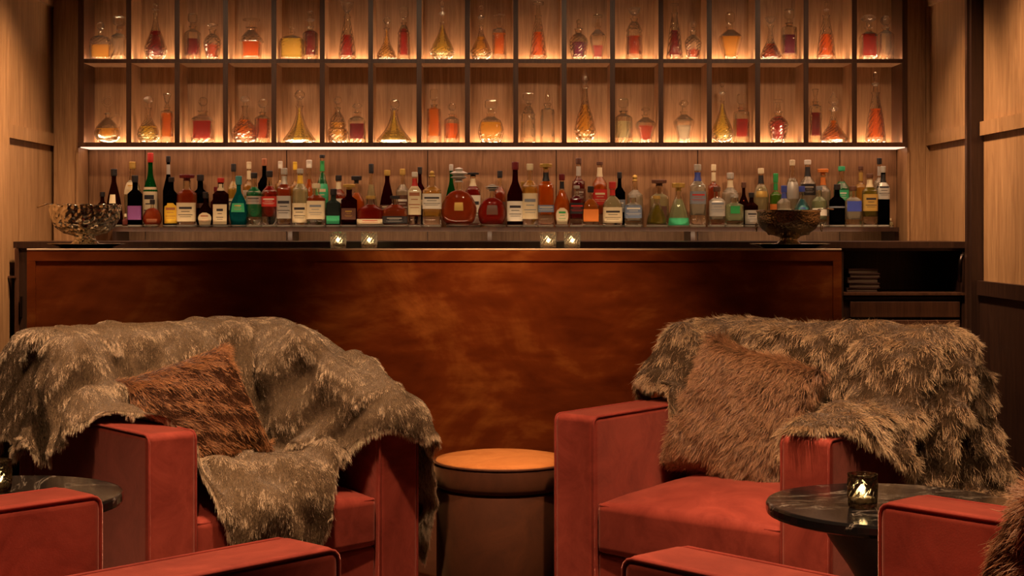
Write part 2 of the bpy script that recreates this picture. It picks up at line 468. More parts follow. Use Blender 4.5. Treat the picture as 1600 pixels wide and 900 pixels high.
# left end boards and hinge
k_('side_board', 'walnut', wx(24, D1), wx(30, D1), D1 - .012, D1, .0, zt1 - .032)
k_('ledge', 'walnut', wx(8, D1) + .0, wx(27, D1), D1 - .03, D1 - .008, wz(434, D1), wz(431, D1))
k_('hinge', 'dark_metal', wx(33, D1), wx(35, D1), D1 - .02, D1, wz(495, D1), wz(463, D1))
zz = zn0 + .0005
nb = 5
for i in range(nb):
    th = .019 + .003 * ((i * 7) % 3)
    o = thing('menu_book', ['lowest dark bound menu in the stack in the counter niche', 'second dark menu up in the stack in the counter niche',
        'middle dark menu of the stack in the counter niche', 'fourth dark menu up in the stack in the counter niche',
        'topmost dark bound menu of the stack in the counter niche'][i], 'book', (wx(1343 + (i % 2) * 3 - i, 7.34), 7.34, zz), 0.05 * (i - 2), 'menus stacked in the niche')
    MB().box(-.072, .072, -.095, .095, 0, .003).box(-.072, .072, -.095, .095, th - .003, th).box(-.072, -.069, -.095, .095, .003, th - .003).build('cover', 'book_cover', o)
    MB().box(-.069, .068, -.091, .091, .003, th - .003).build('pages', 'book_pages', o)
    zz += th + .0005

# ------------------------------------------------------------------ copper bar
D0 = 6.7
bar = thing('bar_counter', 'long bar counter clad in mottled burnished copper', 'bar')
bx0, bx1 = wx(42, D0), wx(1315, D0)
zt0 = wz(388.5, D0)
def c_(nm, mat, *a): return MB().box(*a).build(nm, mat, bar)
c_('body', 'espresso', bx0 + .01, bx1 - .01, D0 + .02, D1 - .014, .0, zt0 - .012)
c_('countertop', 'black_marble', bx0, bx1, D0 + .006, D1 - .013, zt0 - .012, zt0 - .001)
rbox('edge_trim', 'brass', bx0, bx1, D0 - .002, D0 + .007, zt0 - .008, zt0, .002, bar, 2)
zr = wz(408, D0)
c_('front_panel', 'copper', bx0 + .038, bx1 - .038, D0 + .006, D0 + .02, .09, zr)
c_('top_rail', 'copper', bx0, bx1, D0, D0 + .02, zr + .001, zt0 - .009)
c_('stile', 'copper', bx0, bx0 + .037, D0, D0 + .02, .0, zr)
c_('stile', 'copper', bx1 - .037, bx1, D0, D0 + .02, .0, zr)
c_('kick_rail', 'copper', bx0 + .038, bx1 - .038, D0, D0 + .02, 0, .089)

# ------------------------------------------------------------------ lathed glassware
def ring_pts(r, z, n, sq=0.0, fy=1.0, mod=None, ph=0.0):
    out = []
    for j in range(n):
        a = 2 * PI * j / n + ph
        ca, sa = math.cos(a), math.sin(a)
        k = 1.0
        if sq > 0:
            p = 2 + sq
            k = (abs(ca) ** p + abs(sa) ** p) ** (-1 / p)
        rr = r * k
        if mod: rr *= mod(a, z, j)
        out.append((rr * ca, rr * sa * fy, z))
    return out
def interp(prof, z):
    for (r0, z0), (r1, z1) in zip(prof[:-1], prof[1:]):
        if z0 <= z <= z1 and z1 > z0: return r0 + (r1 - r0) * (z - z0) / (z1 - z0)
    return prof[-1][0]
def lathe(prof, n=20, sq=0, fy=1.0, mod=None, ph=0.0):
    return [ring_pts(max(r, .0003), z, n, sq, fy, mod, ph) for r, z in prof]
def smooth_prof(prof, sub=3):
    """Catmull-Rom through the profile"""
    out = []
    P = [prof[0]] + list(prof) + [prof[-1]]
    for i in range(1, len(P) - 2):
        p0, p1, p2, p3 = P[i - 1], P[i], P[i + 1], P[i + 2]
        for k in range(sub):
            t = k / sub
            out.append(tuple(0.5 * (2 * b + (c - a) * t + (2 * a - 5 * b + 4 * c - d) * t * t + (3 * b - a - 3 * c + d) * t ** 3) for a, b, c, d in zip(p0, p1, p2, p3)))
    out.append(prof[-1])
    # keep z monotone
    res = [out[0]]
    for r, z in out[1:]:
        res.append((max(r, .0004), max(z, res[-1][1] + 1e-5)))
    return res

SHAPES = {   # radius in half-widths, height 0..1 of the body (without stopper); sq; fy; cut style
    'bulb':   ([(.62, 0), (.72, .03), (.96, .16), (1.0, .27), (.86, .42), (.52, .58), (.26, .74), (.20, .90), (.30, 1)], 0, 1, 'cut'),
    'jugb':   ([(.45, 0), (.60, .03), (.96, .22), (1.0, .38), (.84, .56), (.48, .74), (.19, .86), (.18, .95), (.28, 1)], 0, 1, 'line'),
    'ship':   ([(.78, 0), (.96, .05), (1.0, .10), (.80, .22), (.50, .42), (.28, .66), (.17, .88), (.26, 1)], 0, 1, 'flute'),
    'cone':   ([(.92, 0), (1.0, .03), (.92, .22), (.76, .48), (.60, .66), (.42, .86), (.36, .94), (.42, 1)], 0, 1, 'cut'),
    'square': ([(.88, 0), (.93, .03), (.93, .58), (.97, .70), (.78, .80), (.42, .86), (.34, .94), (.46, 1)], 6, 1, 'cutlow'),
    'ship_sq': ([(.78, 0), (.84, .03), (.90, .50), (1.0, .60), (.74, .76), (.44, .88), (.34, .94), (.52, 1)], 5, 1, 'band'),
    'cyl':    ([(.92, 0), (1.0, .03), (1.0, .72), (.84, .84), (.44, .90), (.38, .95), (.52, 1)], 0, 1, 'cut'),
    'tallcyl': ([(.92, 0), (1.0, .03), (.98, .80), (.80, .88), (.44, .92), (.40, .96), (.52, 1)], 1.2, 1, 'chev'),
    'pot':    ([(.62, 0), (.70, .05), (.92, .36), (1.0, .56), (.90, .68), (.60, .80), (.36, .86), (.36, .94), (.48, 1)], 0, 1, 'cut'),
    'vase':   ([(.55, 0), (.60, .05), (.76, .34), (1.0, .62), (.92, .74), (.48, .86), (.32, .92), (.40, 1)], 2, 1, 'panel'),
    'tear':   ([(.58, 0), (.72, .03), (.98, .18), (1.0, .26), (.80, .44), (.46, .64), (.24, .82), (.19, .96), (.24, 1)], 0, 1, 'cutlow'),
    'gourd':  ([(.70, 0), (.86, .04), (1.0, .24), (.92, .38), (.78, .44), (.82, .52), (.60, .72), (.28, .88), (.24, .94), (.34, 1)], 0, 1, 'cut'),
    'flat':   ([(.86, 0), (.96, .04), (1.0, .45), (.97, .68), (.74, .82), (.26, .88), (.22, .94), (.30, 1)], 3, .45, 'cut'),
    'ringed': ([(.90, 0), (1.0, .04), (.96, .60), (.88, .76), (.56, .88), (.38, .94), (.5, 1)], 0, 1, 'rings'),
    'facet':  ([(.70, 0), (.78, .06), (1.0, .42), (.80, .70), (.60, .78), (.34, .86), (.32, .94), (.42, 1)], 3, .7, 'cutlow'),
    'spirebody': ([(.62, 0), (.56, .03), (.72, .08), (1.0, .18), (.98, .26), (.74, .48), (.52, .60), (.36, .74), (.24, .96), (.30, 1)], 0, 1, 'cut'),
    'bell':   ([(.72, 0), (.98, .08), (1.0, .16), (.78, .32), (.42, .52), (.24, .76), (.20, .90), (.34, 1)], 0, 1, 'cut'),
}
def cutmod(style, h, n):
    def f(a, z, j):
        t = z / h
        if style == 'cut' and t < .8: return 1 + (.035 if (j + int(t * 18)) % 2 else -.035)
        if style == 'cutlow' and t < .34: return 1 + (.045 if (j + int(t * 22)) % 2 else -.045)
        if style == 'chev' and t < .84: return 1 + .05 * math.sin(a * 6 + t * 50 * (1 if math.sin(a) < 0 else -1))
        if style == 'flute': return 1 + (.05 if j % 2 else -.05)
        if style == 'rings' and t < .8: return 1 + .06 * math.sin(t * 46)
        if style == 'band': return 1 + (.04 if (j + int(t * 16)) % 2 and (t < .14 or .56 < t < .7) else 0)
        if style == 'panel': return 1 + (.03 if j % 3 == 0 else 0)
        return 1
    return f

def stopper(o, kind, z, w, h, nr):
    """z: mouth height, w: width, h: height of the stopper, nr: neck radius"""
    r = w / 2; m = MB(); N = 12
    if kind == 'ball':
        c = z + h - r; prof = [(nr * .8, z - .004), (nr * .95, z + .002), (nr * .5, z + .006), (nr * .5, max(z + .008, c - r * .9))]
        prof += [(r * math.cos(t), c + r * math.sin(t)) for t in [(-60 + i * 25) / 180 * PI for i in range(7)]]
    elif kind == 'mushroom':
        prof = [(nr * .8, z - .004), (nr * .6, z + h * .4), (r * .7, z + h * .5), (r, z + h * .65), (r * .95, z + h * .8), (r * .5, z + h)]
    elif kind == 'disc':
        prof = [(nr * .8, z - .004), (nr * .55, z + h * .55), (nr * .6, z + h * .72), (r, z + h * .76), (r, z + h * .96), (r * .8, z + h)]
    elif kind == 'block':
        prof = [(nr * .8, z - .004), (nr * .7, z + h * .1), (nr * .6, z + h * .28), (r * .9, z + h * .36), (r, z + h * .5), (r * .95, z + h * .92), (r * .7, z + h)]
    elif kind == 'cup':
        prof = [(nr * .8, z - .004), (nr * .9, z + h * .1), (nr * .5, z + h * .25), (r * .6, z + h * .45), (r * .8, z + h * .7), (r, z + h * .94), (r * .7, z + h)]
    elif kind == 'spire':
        prof = [(nr * .8, z - .004), (nr * 1.5, z + .004), (nr * 1.5, z + .008), (nr * .6, z + h * .22), (r, z + h * .42), (r * .85, z + h * .6), (r * .4, z + h * .85), (r * .08, z + h)]
    elif kind == 'plate':
        prof = [(nr * .8, z - .004), (nr * .6, z + h * .3), (r * .8, z + h * .36), (r, z + h * .44), (r * .3, z + h * .52), (nr * .5, z + h * .7), (r * .6, z + h * .8), (r * .6, z + h * .94), (r * .2, z + h)]
    elif kind == 'ring':
        m.loft(lathe([(nr * .8, z - .004), (nr * 1.1, z + .003), (nr * .5, z + .008), (nr * .5, z + h - w + .001)], N))
        c = z + h - r
        m.tube([(math.cos(t) * r * .8, 0, c + math.sin(t) * r * .8) for t in [2 * PI * i / 16 for i in range(16)]], r * .2, 8, True)
        m.build('stopper', 'crystal', o, False); return
    sq = 5 if kind == 'block' else 0
    m.loft(lathe(prof, N, sq, 1, (lambda a, zz, j: 1 + (.06 if j % 2 else -.04)) if kind in ('ball', 'mushroom', 'cup', 'block') else None, PI / N))
    m.build('stopper', 'crystal', o, False)

ORD = ['first', 'second', 'third', 'fourth', 'fifth', 'sixth', 'seventh', 'eighth', 'ninth', 'tenth', 'eleventh', 'twelfth', 'thirteenth', 'fourteenth', 'fifteenth', 'sixteenth', 'seventeenth']
def decanter(px, wpx, top, row, shape, st, stw, sth, liq, fill, desc, D=8.0, handle=False):
    base = z_s1t if row == 'upper' else z_s0t
    py0 = 92 if row == 'upper' else 222.5
    base += .0006
    w_ = wpx * D / F
    htot = (py0 - top) * D / F
    hs = sth * D / F
    h = htot - hs
    R = w_ / 2
    k = int((px - 131) // pitch)
    k = min(max(k, 0), 16)
    ca = (xil if k == 0 else wx(divc(k), DF) + .0128) + R * 1.05 + .001
    cb = (xir if k == 16 else wx(divc(k + 1), DF) - .0128) - R * 1.05 - .001
    dx = min(max(wx(px, D), ca), cb)
    o = thing('decanter', '%s, %s cubby of the %s row' % (desc, ORD[k], row), 'decanter', (dx, D, base), 0, 'decanters on the lit wall shelving')
    prof, sq, fy, style = SHAPES[shape]
    P = smooth_prof([(r * R, z * h) for r, z in prof], 4)
    n = 24 if style != 'chev' else 36
    m = MB()
    rings = lathe(P, n, sq, fy, cutmod(style, h, n))
    m.loft(rings, True, False)
    # hollow inside
    tk = max(.003, R * .10)
    inn = [(max(r - tk, .0012), z) for r, z in P if z > .06 * h + .002]
    inner = lathe(inn, n, sq, fy)
    ni = len(m.v)
    m.loft([rings[-1]] + inner[::-1], False, True)
    m.build('flask', 'crystal', o, False)
    # spirit
    zf = min(.93, fill + .08) * h
    lp = [(max(r - tk * 1.12, .001), z + .0006) for r, z in P if .06 * h + .002 < z < zf]
    if len(lp) > 2:
        lp = lp[:-1] + [(interp(lp, lp[-1][1]), zf)]
        MB().loft(lathe(lp, n, sq, fy)).build('spirit', 'liquor_' + liq, o, True)
    if st: stopper(o, st, h - .001, stw * D / F, hs + .001, interp(P, h * .95))
    if handle:
        MB().tube([(R * .25, 0, h * .84), (R * .75, 0, h * .98), (R * 1.05, 0, h * .86), (R * 1.08, 0, h * .66), (R * .86, 0, h * .5)], [.004, .0045, .0045, .0045, .004], 8).build('handle', 'crystal', o, True)
    return o

DEC = [
 # px, w, top, row, shape, stopper, st w, st h, liquid, fill, description
 (157, 32, 31, 'upper', 'flat', 'ball', 13, 16, 'gold', .48, 'squat flask decanter of honey spirit with ball stopper'),
 (186, 24, 22, 'upper', 'square', 'block', 17, 21, 'clear', .3, 'square clear cut decanter with tall block stopper'),
 (243, 34, 2, 'upper', 'tear', 'plate', 13, 16, 'darkred', .55, 'plump teardrop decanter of deep red spirit'),
 (301, 25, 18, 'upper', 'cyl', 'block', 14, 20, 'darkred', .55, 'slim cut decanter of dark red spirit'),
 (332, 27, 33, 'upper', 'pot', 'mushroom', 19, 10, 'redamber', .42, 'small cut decanter with mushroom stopper and rust spirit'),
 (393, 34, 26, 'upper', 'ship_sq', 'disc', 27, 14, 'orange', .48, 'square shouldered decanter with flat disc stopper'),
 (453, 37, 39, 'upper', 'flat', 'mushroom', 8, 8, 'yellow', .7, 'wide flat square decanter of yellow spirit'),
 (485, 24, 13, 'upper', 'cyl', 'plate', 15, 26, 'darkred', .8, 'tall faceted decanter of crimson spirit'),
 (542.5, 28, -1, 'upper', 'cone', 'cup', 22, 24, 'red', .5, 'tall cone decanter of bright red spirit with flared stopper'),
 (604, 30, 23, 'upper', 'bell', 'ball', 12, 18, 'gold', .85, 'beehive shaped decanter of amber spirit'),
 (631, 20, 7, 'upper', 'ringed', 'block', 13, 25, 'red', .75, 'narrow ringed decanter of red spirit'),
 (691, 37, -2, 'upper', 'tear', 'plate', 13, 34, 'yellow', .95, 'long necked teardrop decanter of yellow spirit'),
 (751, 32, 5, 'upper', 'tear', 'plate', 12, 32, 'gold', .6, 'bulbous long necked decanter of golden spirit'),
 (780, 22, 19, 'upper', 'tallcyl', 'disc', 19, 18, 'amber', .7, 'upright cylinder decanter of orange spirit with disc stopper'),
 (841, 27, -1, 'upper', 'cone', 'disc', 18, 22, 'orange', .55, 'tall cone decanter of flame orange spirit'),
 (904, 30, 27, 'upper', 'pot', 'ball', 8, 15, 'purple', .5, 'squat cut pot decanter of plum coloured spirit'),
 (934, 25, 20, 'upper', 'vase', 'disc', 15, 18, 'pink', .35, 'clear waisted decanter with tee stopper'),
 (991, 26, 8, 'upper', 'ringed', 'cup', 21, 18, 'redamber', .5, 'tall ringed decanter with cup stopper'),
 (1054, 26, 2, 'upper', 'cone', 'disc', 13, 15, 'darkred', .55, 'cone decanter of dark magenta spirit'),
 (1083, 26, 30, 'upper', 'pot', 'ball', 11, 15, 'redamber', .28, 'small rounded decanter with a little dark spirit'),
 (1141, 35, 16, 'upper', 'vase', 'block', 14, 23, 'gold', .62, 'vase shaped decanter of golden spirit'),
 (1204, 32, 23, 'upper', 'bell', 'cup', 18, 14, 'redamber', .4, 'bell shaped cut decanter with cup stopper'),
 (1233, 24, 11, 'upper', 'tallcyl', 'block', 15, 22, 'purple', .6, 'tall ribbed decanter with block stopper'),
 (1291, 30, -1, 'upper', 'cone', 'plate', 11, 22, 'orange', .5, 'slender cone decanter of tangerine spirit'),
 (1357, 27, 20, 'upper', 'square', 'mushroom', 22, 20, 'red', .72, 'square decanter of scarlet spirit with bun stopper'),
 (1384, 25, 21, 'upper', 'cyl', 'ball', 16, 19, 'clear', .3, 'clear diamond cut decanter with ball stopper'),
 (168, 40, 148, 'lower', 'jugb', 'ring', 18, 28, 'gold', .42, 'round handled jug decanter with ring stopper'),
 (232, 34, 149, 'lower', 'bulb', 'mushroom', 16, 18, 'yellow', .4, 'bulb shaped cut decanter with yellow spirit'),
 (261, 20, 144, 'lower', 'tallcyl', 'cup', 14, 22, 'amber', .75, 'slim upright decanter of amber spirit'),
 (317, 35, 150, 'lower', 'square', 'ball', 15, 22, 'red', .6, 'broad square cut decanter of red spirit'),
 (379, 40, 149, 'lower', 'bulb', 'mushroom', 17, 15, 'amber', .55, 'wide based ship decanter of amber spirit'),
 (410, 24, 152, 'lower', 'cyl', 'ball', 16, 22, 'redamber', .7, 'rounded cylinder decanter of rust red spirit'),
 (468, 49, 140, 'lower', 'ship', 'mushroom', 18, 24, 'yellow', .85, 'fluted wide ship decanter with double bun stopper'),
 (525, 32, 149, 'lower', 'gourd', 'ball', 13, 18, 'gold', .5, 'gourd shaped decanter with yellow spirit'),
 (558, 28, 160, 'lower', 'square', 'mushroom', 16, 14, 'darkred', .55, 'small square decanter of wine red spirit'),
 (616, 53, 153, 'lower', 'ship', 'ball', 17, 16, 'yellow', .85, 'broadest ship decanter with ball stopper'),
 (678, 23, 138, 'lower', 'tallcyl', 'block', 12, 24, 'amber', .85, 'tall chevron cut decanter'),
 (706, 24, 159, 'lower', 'cyl', 'ball', 13, 18, 'orange', .6, 'small clear decanter half full of orange spirit'),
 (767, 40, 154, 'lower', 'facet', 'block', 19, 20, 'gold', .6, 'wide faceted flask decanter with block stopper'),
 (825, 24, 143, 'lower', 'ringed', 'block', 17, 17, 'purple', .35, 'stack ringed clear decanter'),
 (855.5, 22, 138, 'lower', 'tallcyl', 'spire', 9, 25, 'orange', .5, 'narrow clear decanter with pointed stopper'),
 (914, 33, 106, 'lower', 'spirebody', 'spire', 13, 30, 'gold', .62, 'tallest spire stoppered decanter of golden spirit'),
 (974, 28, 152, 'lower', 'cyl', 'block', 15, 20, 'pale', .6, 'rounded clear decanter of straw coloured spirit'),
 (1008.5, 31, 166, 'lower', 'vase', 'mushroom', 13, 12, 'redamber', .5, 'low shouldered decanter of burnt orange spirit'),
 (1068.5, 31, 155, 'lower', 'vase', 'mushroom', 15, 18, 'clear', .45, 'broad clear cut decanter'),
 (1128.5, 34, 126, 'lower', 'tear', 'plate', 11, 30, 'yellow', .9, 'tall teardrop decanter of vivid yellow spirit'),
 (1158.5, 25, 145, 'lower', 'tallcyl', 'block', 13, 22, 'red', .6, 'narrow cut decanter of red spirit'),
 (1216, 31, 154, 'lower', 'pot', 'disc', 16, 19, 'red', .75, 'round cut decanter of ruby spirit'),
 (1274, 19, 137, 'lower', 'tallcyl', 'cup', 10, 20, 'darkred', .65, 'thin handled decanter of dark red spirit'),
 (1306, 41, 142, 'lower', 'bell', 'spire', 16, 28, 'amber', .6, 'bell decanter with almond shaped stopper'),
 (1368, 32, 111, 'lower', 'cone', 'plate', 13, 32, 'orange', .6, 'tall cone decanter of orange spirit with plate stopper'),
]
for d in DEC:
    decanter(*d, handle=('handled' in d[10]))

# ------------------------------------------------------------------ spirit bottles
BSH = {  # body profile, sq, fy, neck radius share
    'std':   ([(.90, 0), (1, .02), (1, .64), (.94, .70), (.58, .77), (.36, .82), (.32, .97), (.36, 1)], 0, 1),
    'slim':  ([(.90, 0), (1, .02), (1, .66), (.90, .70), (.46, .76), (.36, .80), (.34, .97), (.36, 1)], 0, 1),
    'wine':  ([(.90, 0), (1, .02), (1, .50), (.96, .56), (.70, .66), (.42, .76), (.34, .84), (.32, .97), (.36, 1)], 0, 1),
    'sq':    ([(.90, 0), (.94, .02), (.96, .66), (.88, .73), (.52, .79), (.36, .83), (.34, .97), (.38, 1)], 5, .8),
    'squat': ([(.86, 0), (1, .04), (1, .50), (.90, .62), (.50, .74), (.28, .80), (.26, .96), (.32, 1)], 3, .7),
    'bulb':  ([(.66, 0), (.80, .03), (1, .25), (1, .38), (.86, .54), (.50, .70), (.28, .80), (.25, .96), (.30, 1)], 0, .8),
    'cone':  ([(.90, 0), (1, .03), (.90, .30), (.66, .56), (.40, .76), (.26, .86), (.25, .97), (.30, 1)], 0, 1),
    'disc':  ([(.38, 0), (.55, .03), (.84, .12), (.98, .27), (1, .38), (.95, .50), (.76, .66), (.46, .77), (.19, .82), (.17, .96), (.22, 1)], 0, .42),
    'oval':  ([(.60, 0), (.66, .03), (.80, .20), (1, .50), (.98, .62), (.70, .74), (.38, .80), (.30, .97), (.34, 1)], 0, .8),
}
def patch(P, sq, fy, a0, a1, z0, z1, off, nz=4, na=8, arch=False):
    m = MB(); vs = []; fs = []
    for i in range(nz + 1):
        z = z0 + (z1 - z0) * i / nz
        ka = 1.0
        if arch and i / nz > .55: ka = math.sqrt(max(.04, 1 - ((i / nz - .55) / .47) ** 2))
        for j in range(na + 1):
            a = (a0 + a1) / 2 + (a1 - a0) / 2 * (j / na * 2 - 1) * ka
            r = interp(P, z)
            ca, sa = math.cos(a), math.sin(a); k = 1
            if sq: k = (abs(ca) ** (2 + sq) + abs(sa) ** (2 + sq)) ** (-1 / (2 + sq))
            vs.append(((r * k + off) * ca, (r * k * fy + off) * sa, z))
    for i in range(nz):
        for j in range(na):
            q = i * (na + 1) + j
            fs.append((q, q + 1, q + na + 2, q + na + 1))
    return m.add(vs, fs)

def bottle(px, wpx, top, row, shape, glass, cap, caph, label_, print_, desc, neckc=None):
    """caph: cap height in px; label_: (paint, z0, z1, span, arch) in share of body height"""
    D = 7.90 if row == 'front' else 8.035
    w_ = wpx * 1.05 * D / F; h = (355 - top) * D / F - caph * D / F
    R = w_ / 2
    o = thing('bottle', desc, 'bottle', (wx(px, D), D, EYE + .0004), 0, 'spirit bottles on the long shelf')
    prof, sq, fy = BSH[shape]
    P = smooth_prof([(r * R, z * h) for r, z in prof], 3)
    zb = min(.012, h * .08)
    body = [(r, z) for r, z in P if z > zb]
    body = [(interp(P, zb), zb)] + body
    n = 20
    MB().loft(lathe([p for p in P if p[1] < zb] + [(interp(P, zb) * .98, zb - .0004)], n, sq, fy)).build('base', 'crystal_base', o, True)
    if max(COL[glass]) < .25 or glass in ('green', 'smoke', 'teal'):
        MB().loft(lathe(body, n, sq, fy)).build('glass_body', 'spirit_' + glass, o, True)
    else:
        tk = min(.0032, R * .16)
        rings = lathe(body, n, sq, fy)
        cav = [(max(r - tk, .001), z) for r, z in body if z > zb + .003]
        MB().loft(rings + lathe(cav, n, sq, fy)[::-1], True, True).build('glass_body', 'bottle_glass', o, True)
        zf = h * .80
        lq = [(max(r - tk * 1.1, .0008), z + .0004) for r, z in body if zb + .003 < z < zf]
        MB().loft(lathe(lq, n, sq, fy)).build('liquor', 'tonic_' + glass, o, True)
    nr = P[-1][0]
    ch = caph * D / F
    if cap:
        nm, kind = cap if isinstance(cap, tuple) else (cap, 'std')
        if kind == 'std': pr = [(nr * 1.1, h - ch * .25), (nr * 1.2, h), (nr * 1.2, h + ch * .92), (nr * 1.0, h + ch)]
        elif kind == 'wide': pr = [(nr * .9, h - .002), (nr * .9, h + ch * .35), (nr * 2.0, h + ch * .4), (nr * 2.1, h + ch * .9), (nr * 1.9, h + ch)]
        elif kind == 'ball': pr = [(nr * .9, h - .002), (nr * .8, h + ch * .2)] + [(max(.001, ch * .42 * math.cos(t)), h + ch * .58 + ch * .42 * math.sin(t)) for t in [(-60 + 25 * i) / 180 * PI for i in range(7)]]
        elif kind == 'foil': pr = [(nr * 1.18, h - ch * 1.6), (nr * 1.12, h), (nr * 1.25, h + ch * .3), (nr * 1.2, h + ch)]
        elif kind == 'fancy': pr = [(nr * 1.2, h - .002), (nr * .8, h + ch * .15), (nr * 2.2, h + ch * .3), (nr * 1.2, h + ch * .45), (nr * 2.4, h + ch * .6), (nr * .8, h + ch * .8), (nr * 1.2, h + ch * .9), (nr * .3, h + ch)]
        MB().loft(lathe(pr, 12)).build('cap', nm, o, kind in ('ball',))
    if neckc:
        pt = patch(P, sq, fy, 0, 2 * PI, h * .80, h * .95, .0007, 2, 12); pt.build('neck_foil', neckc, o, True)
    if label_:
        lm, z0, z1, sp, arch = label_
        sp = sp * PI / 2
        lo = patch(P, sq, fy, -PI / 2 - sp, -PI / 2 + sp, z0 * h, z1 * h, .0012, 6, 10, arch).build('label', lm, o, True)
        if print_:
            zc = (z0 + z1) / 2; dz = (z1 - z0)
            m = MB()
            for (q0, q1, s_) in ((.66, .78, .5), (.52, .55, .35), (.34, .37, .55), (.24, .26, .45)):
                p_ = patch(P, sq, fy, -PI / 2 - sp * s_, -PI / 2 + sp * s_, (z0 + dz * q0) * h, (z0 + dz * q1) * h, .0018, 1, 6)
                m.add(p_.v, p_.f)
            m.build('lettering', print_, lo, True)['kind'] = 'stuff'
    return o

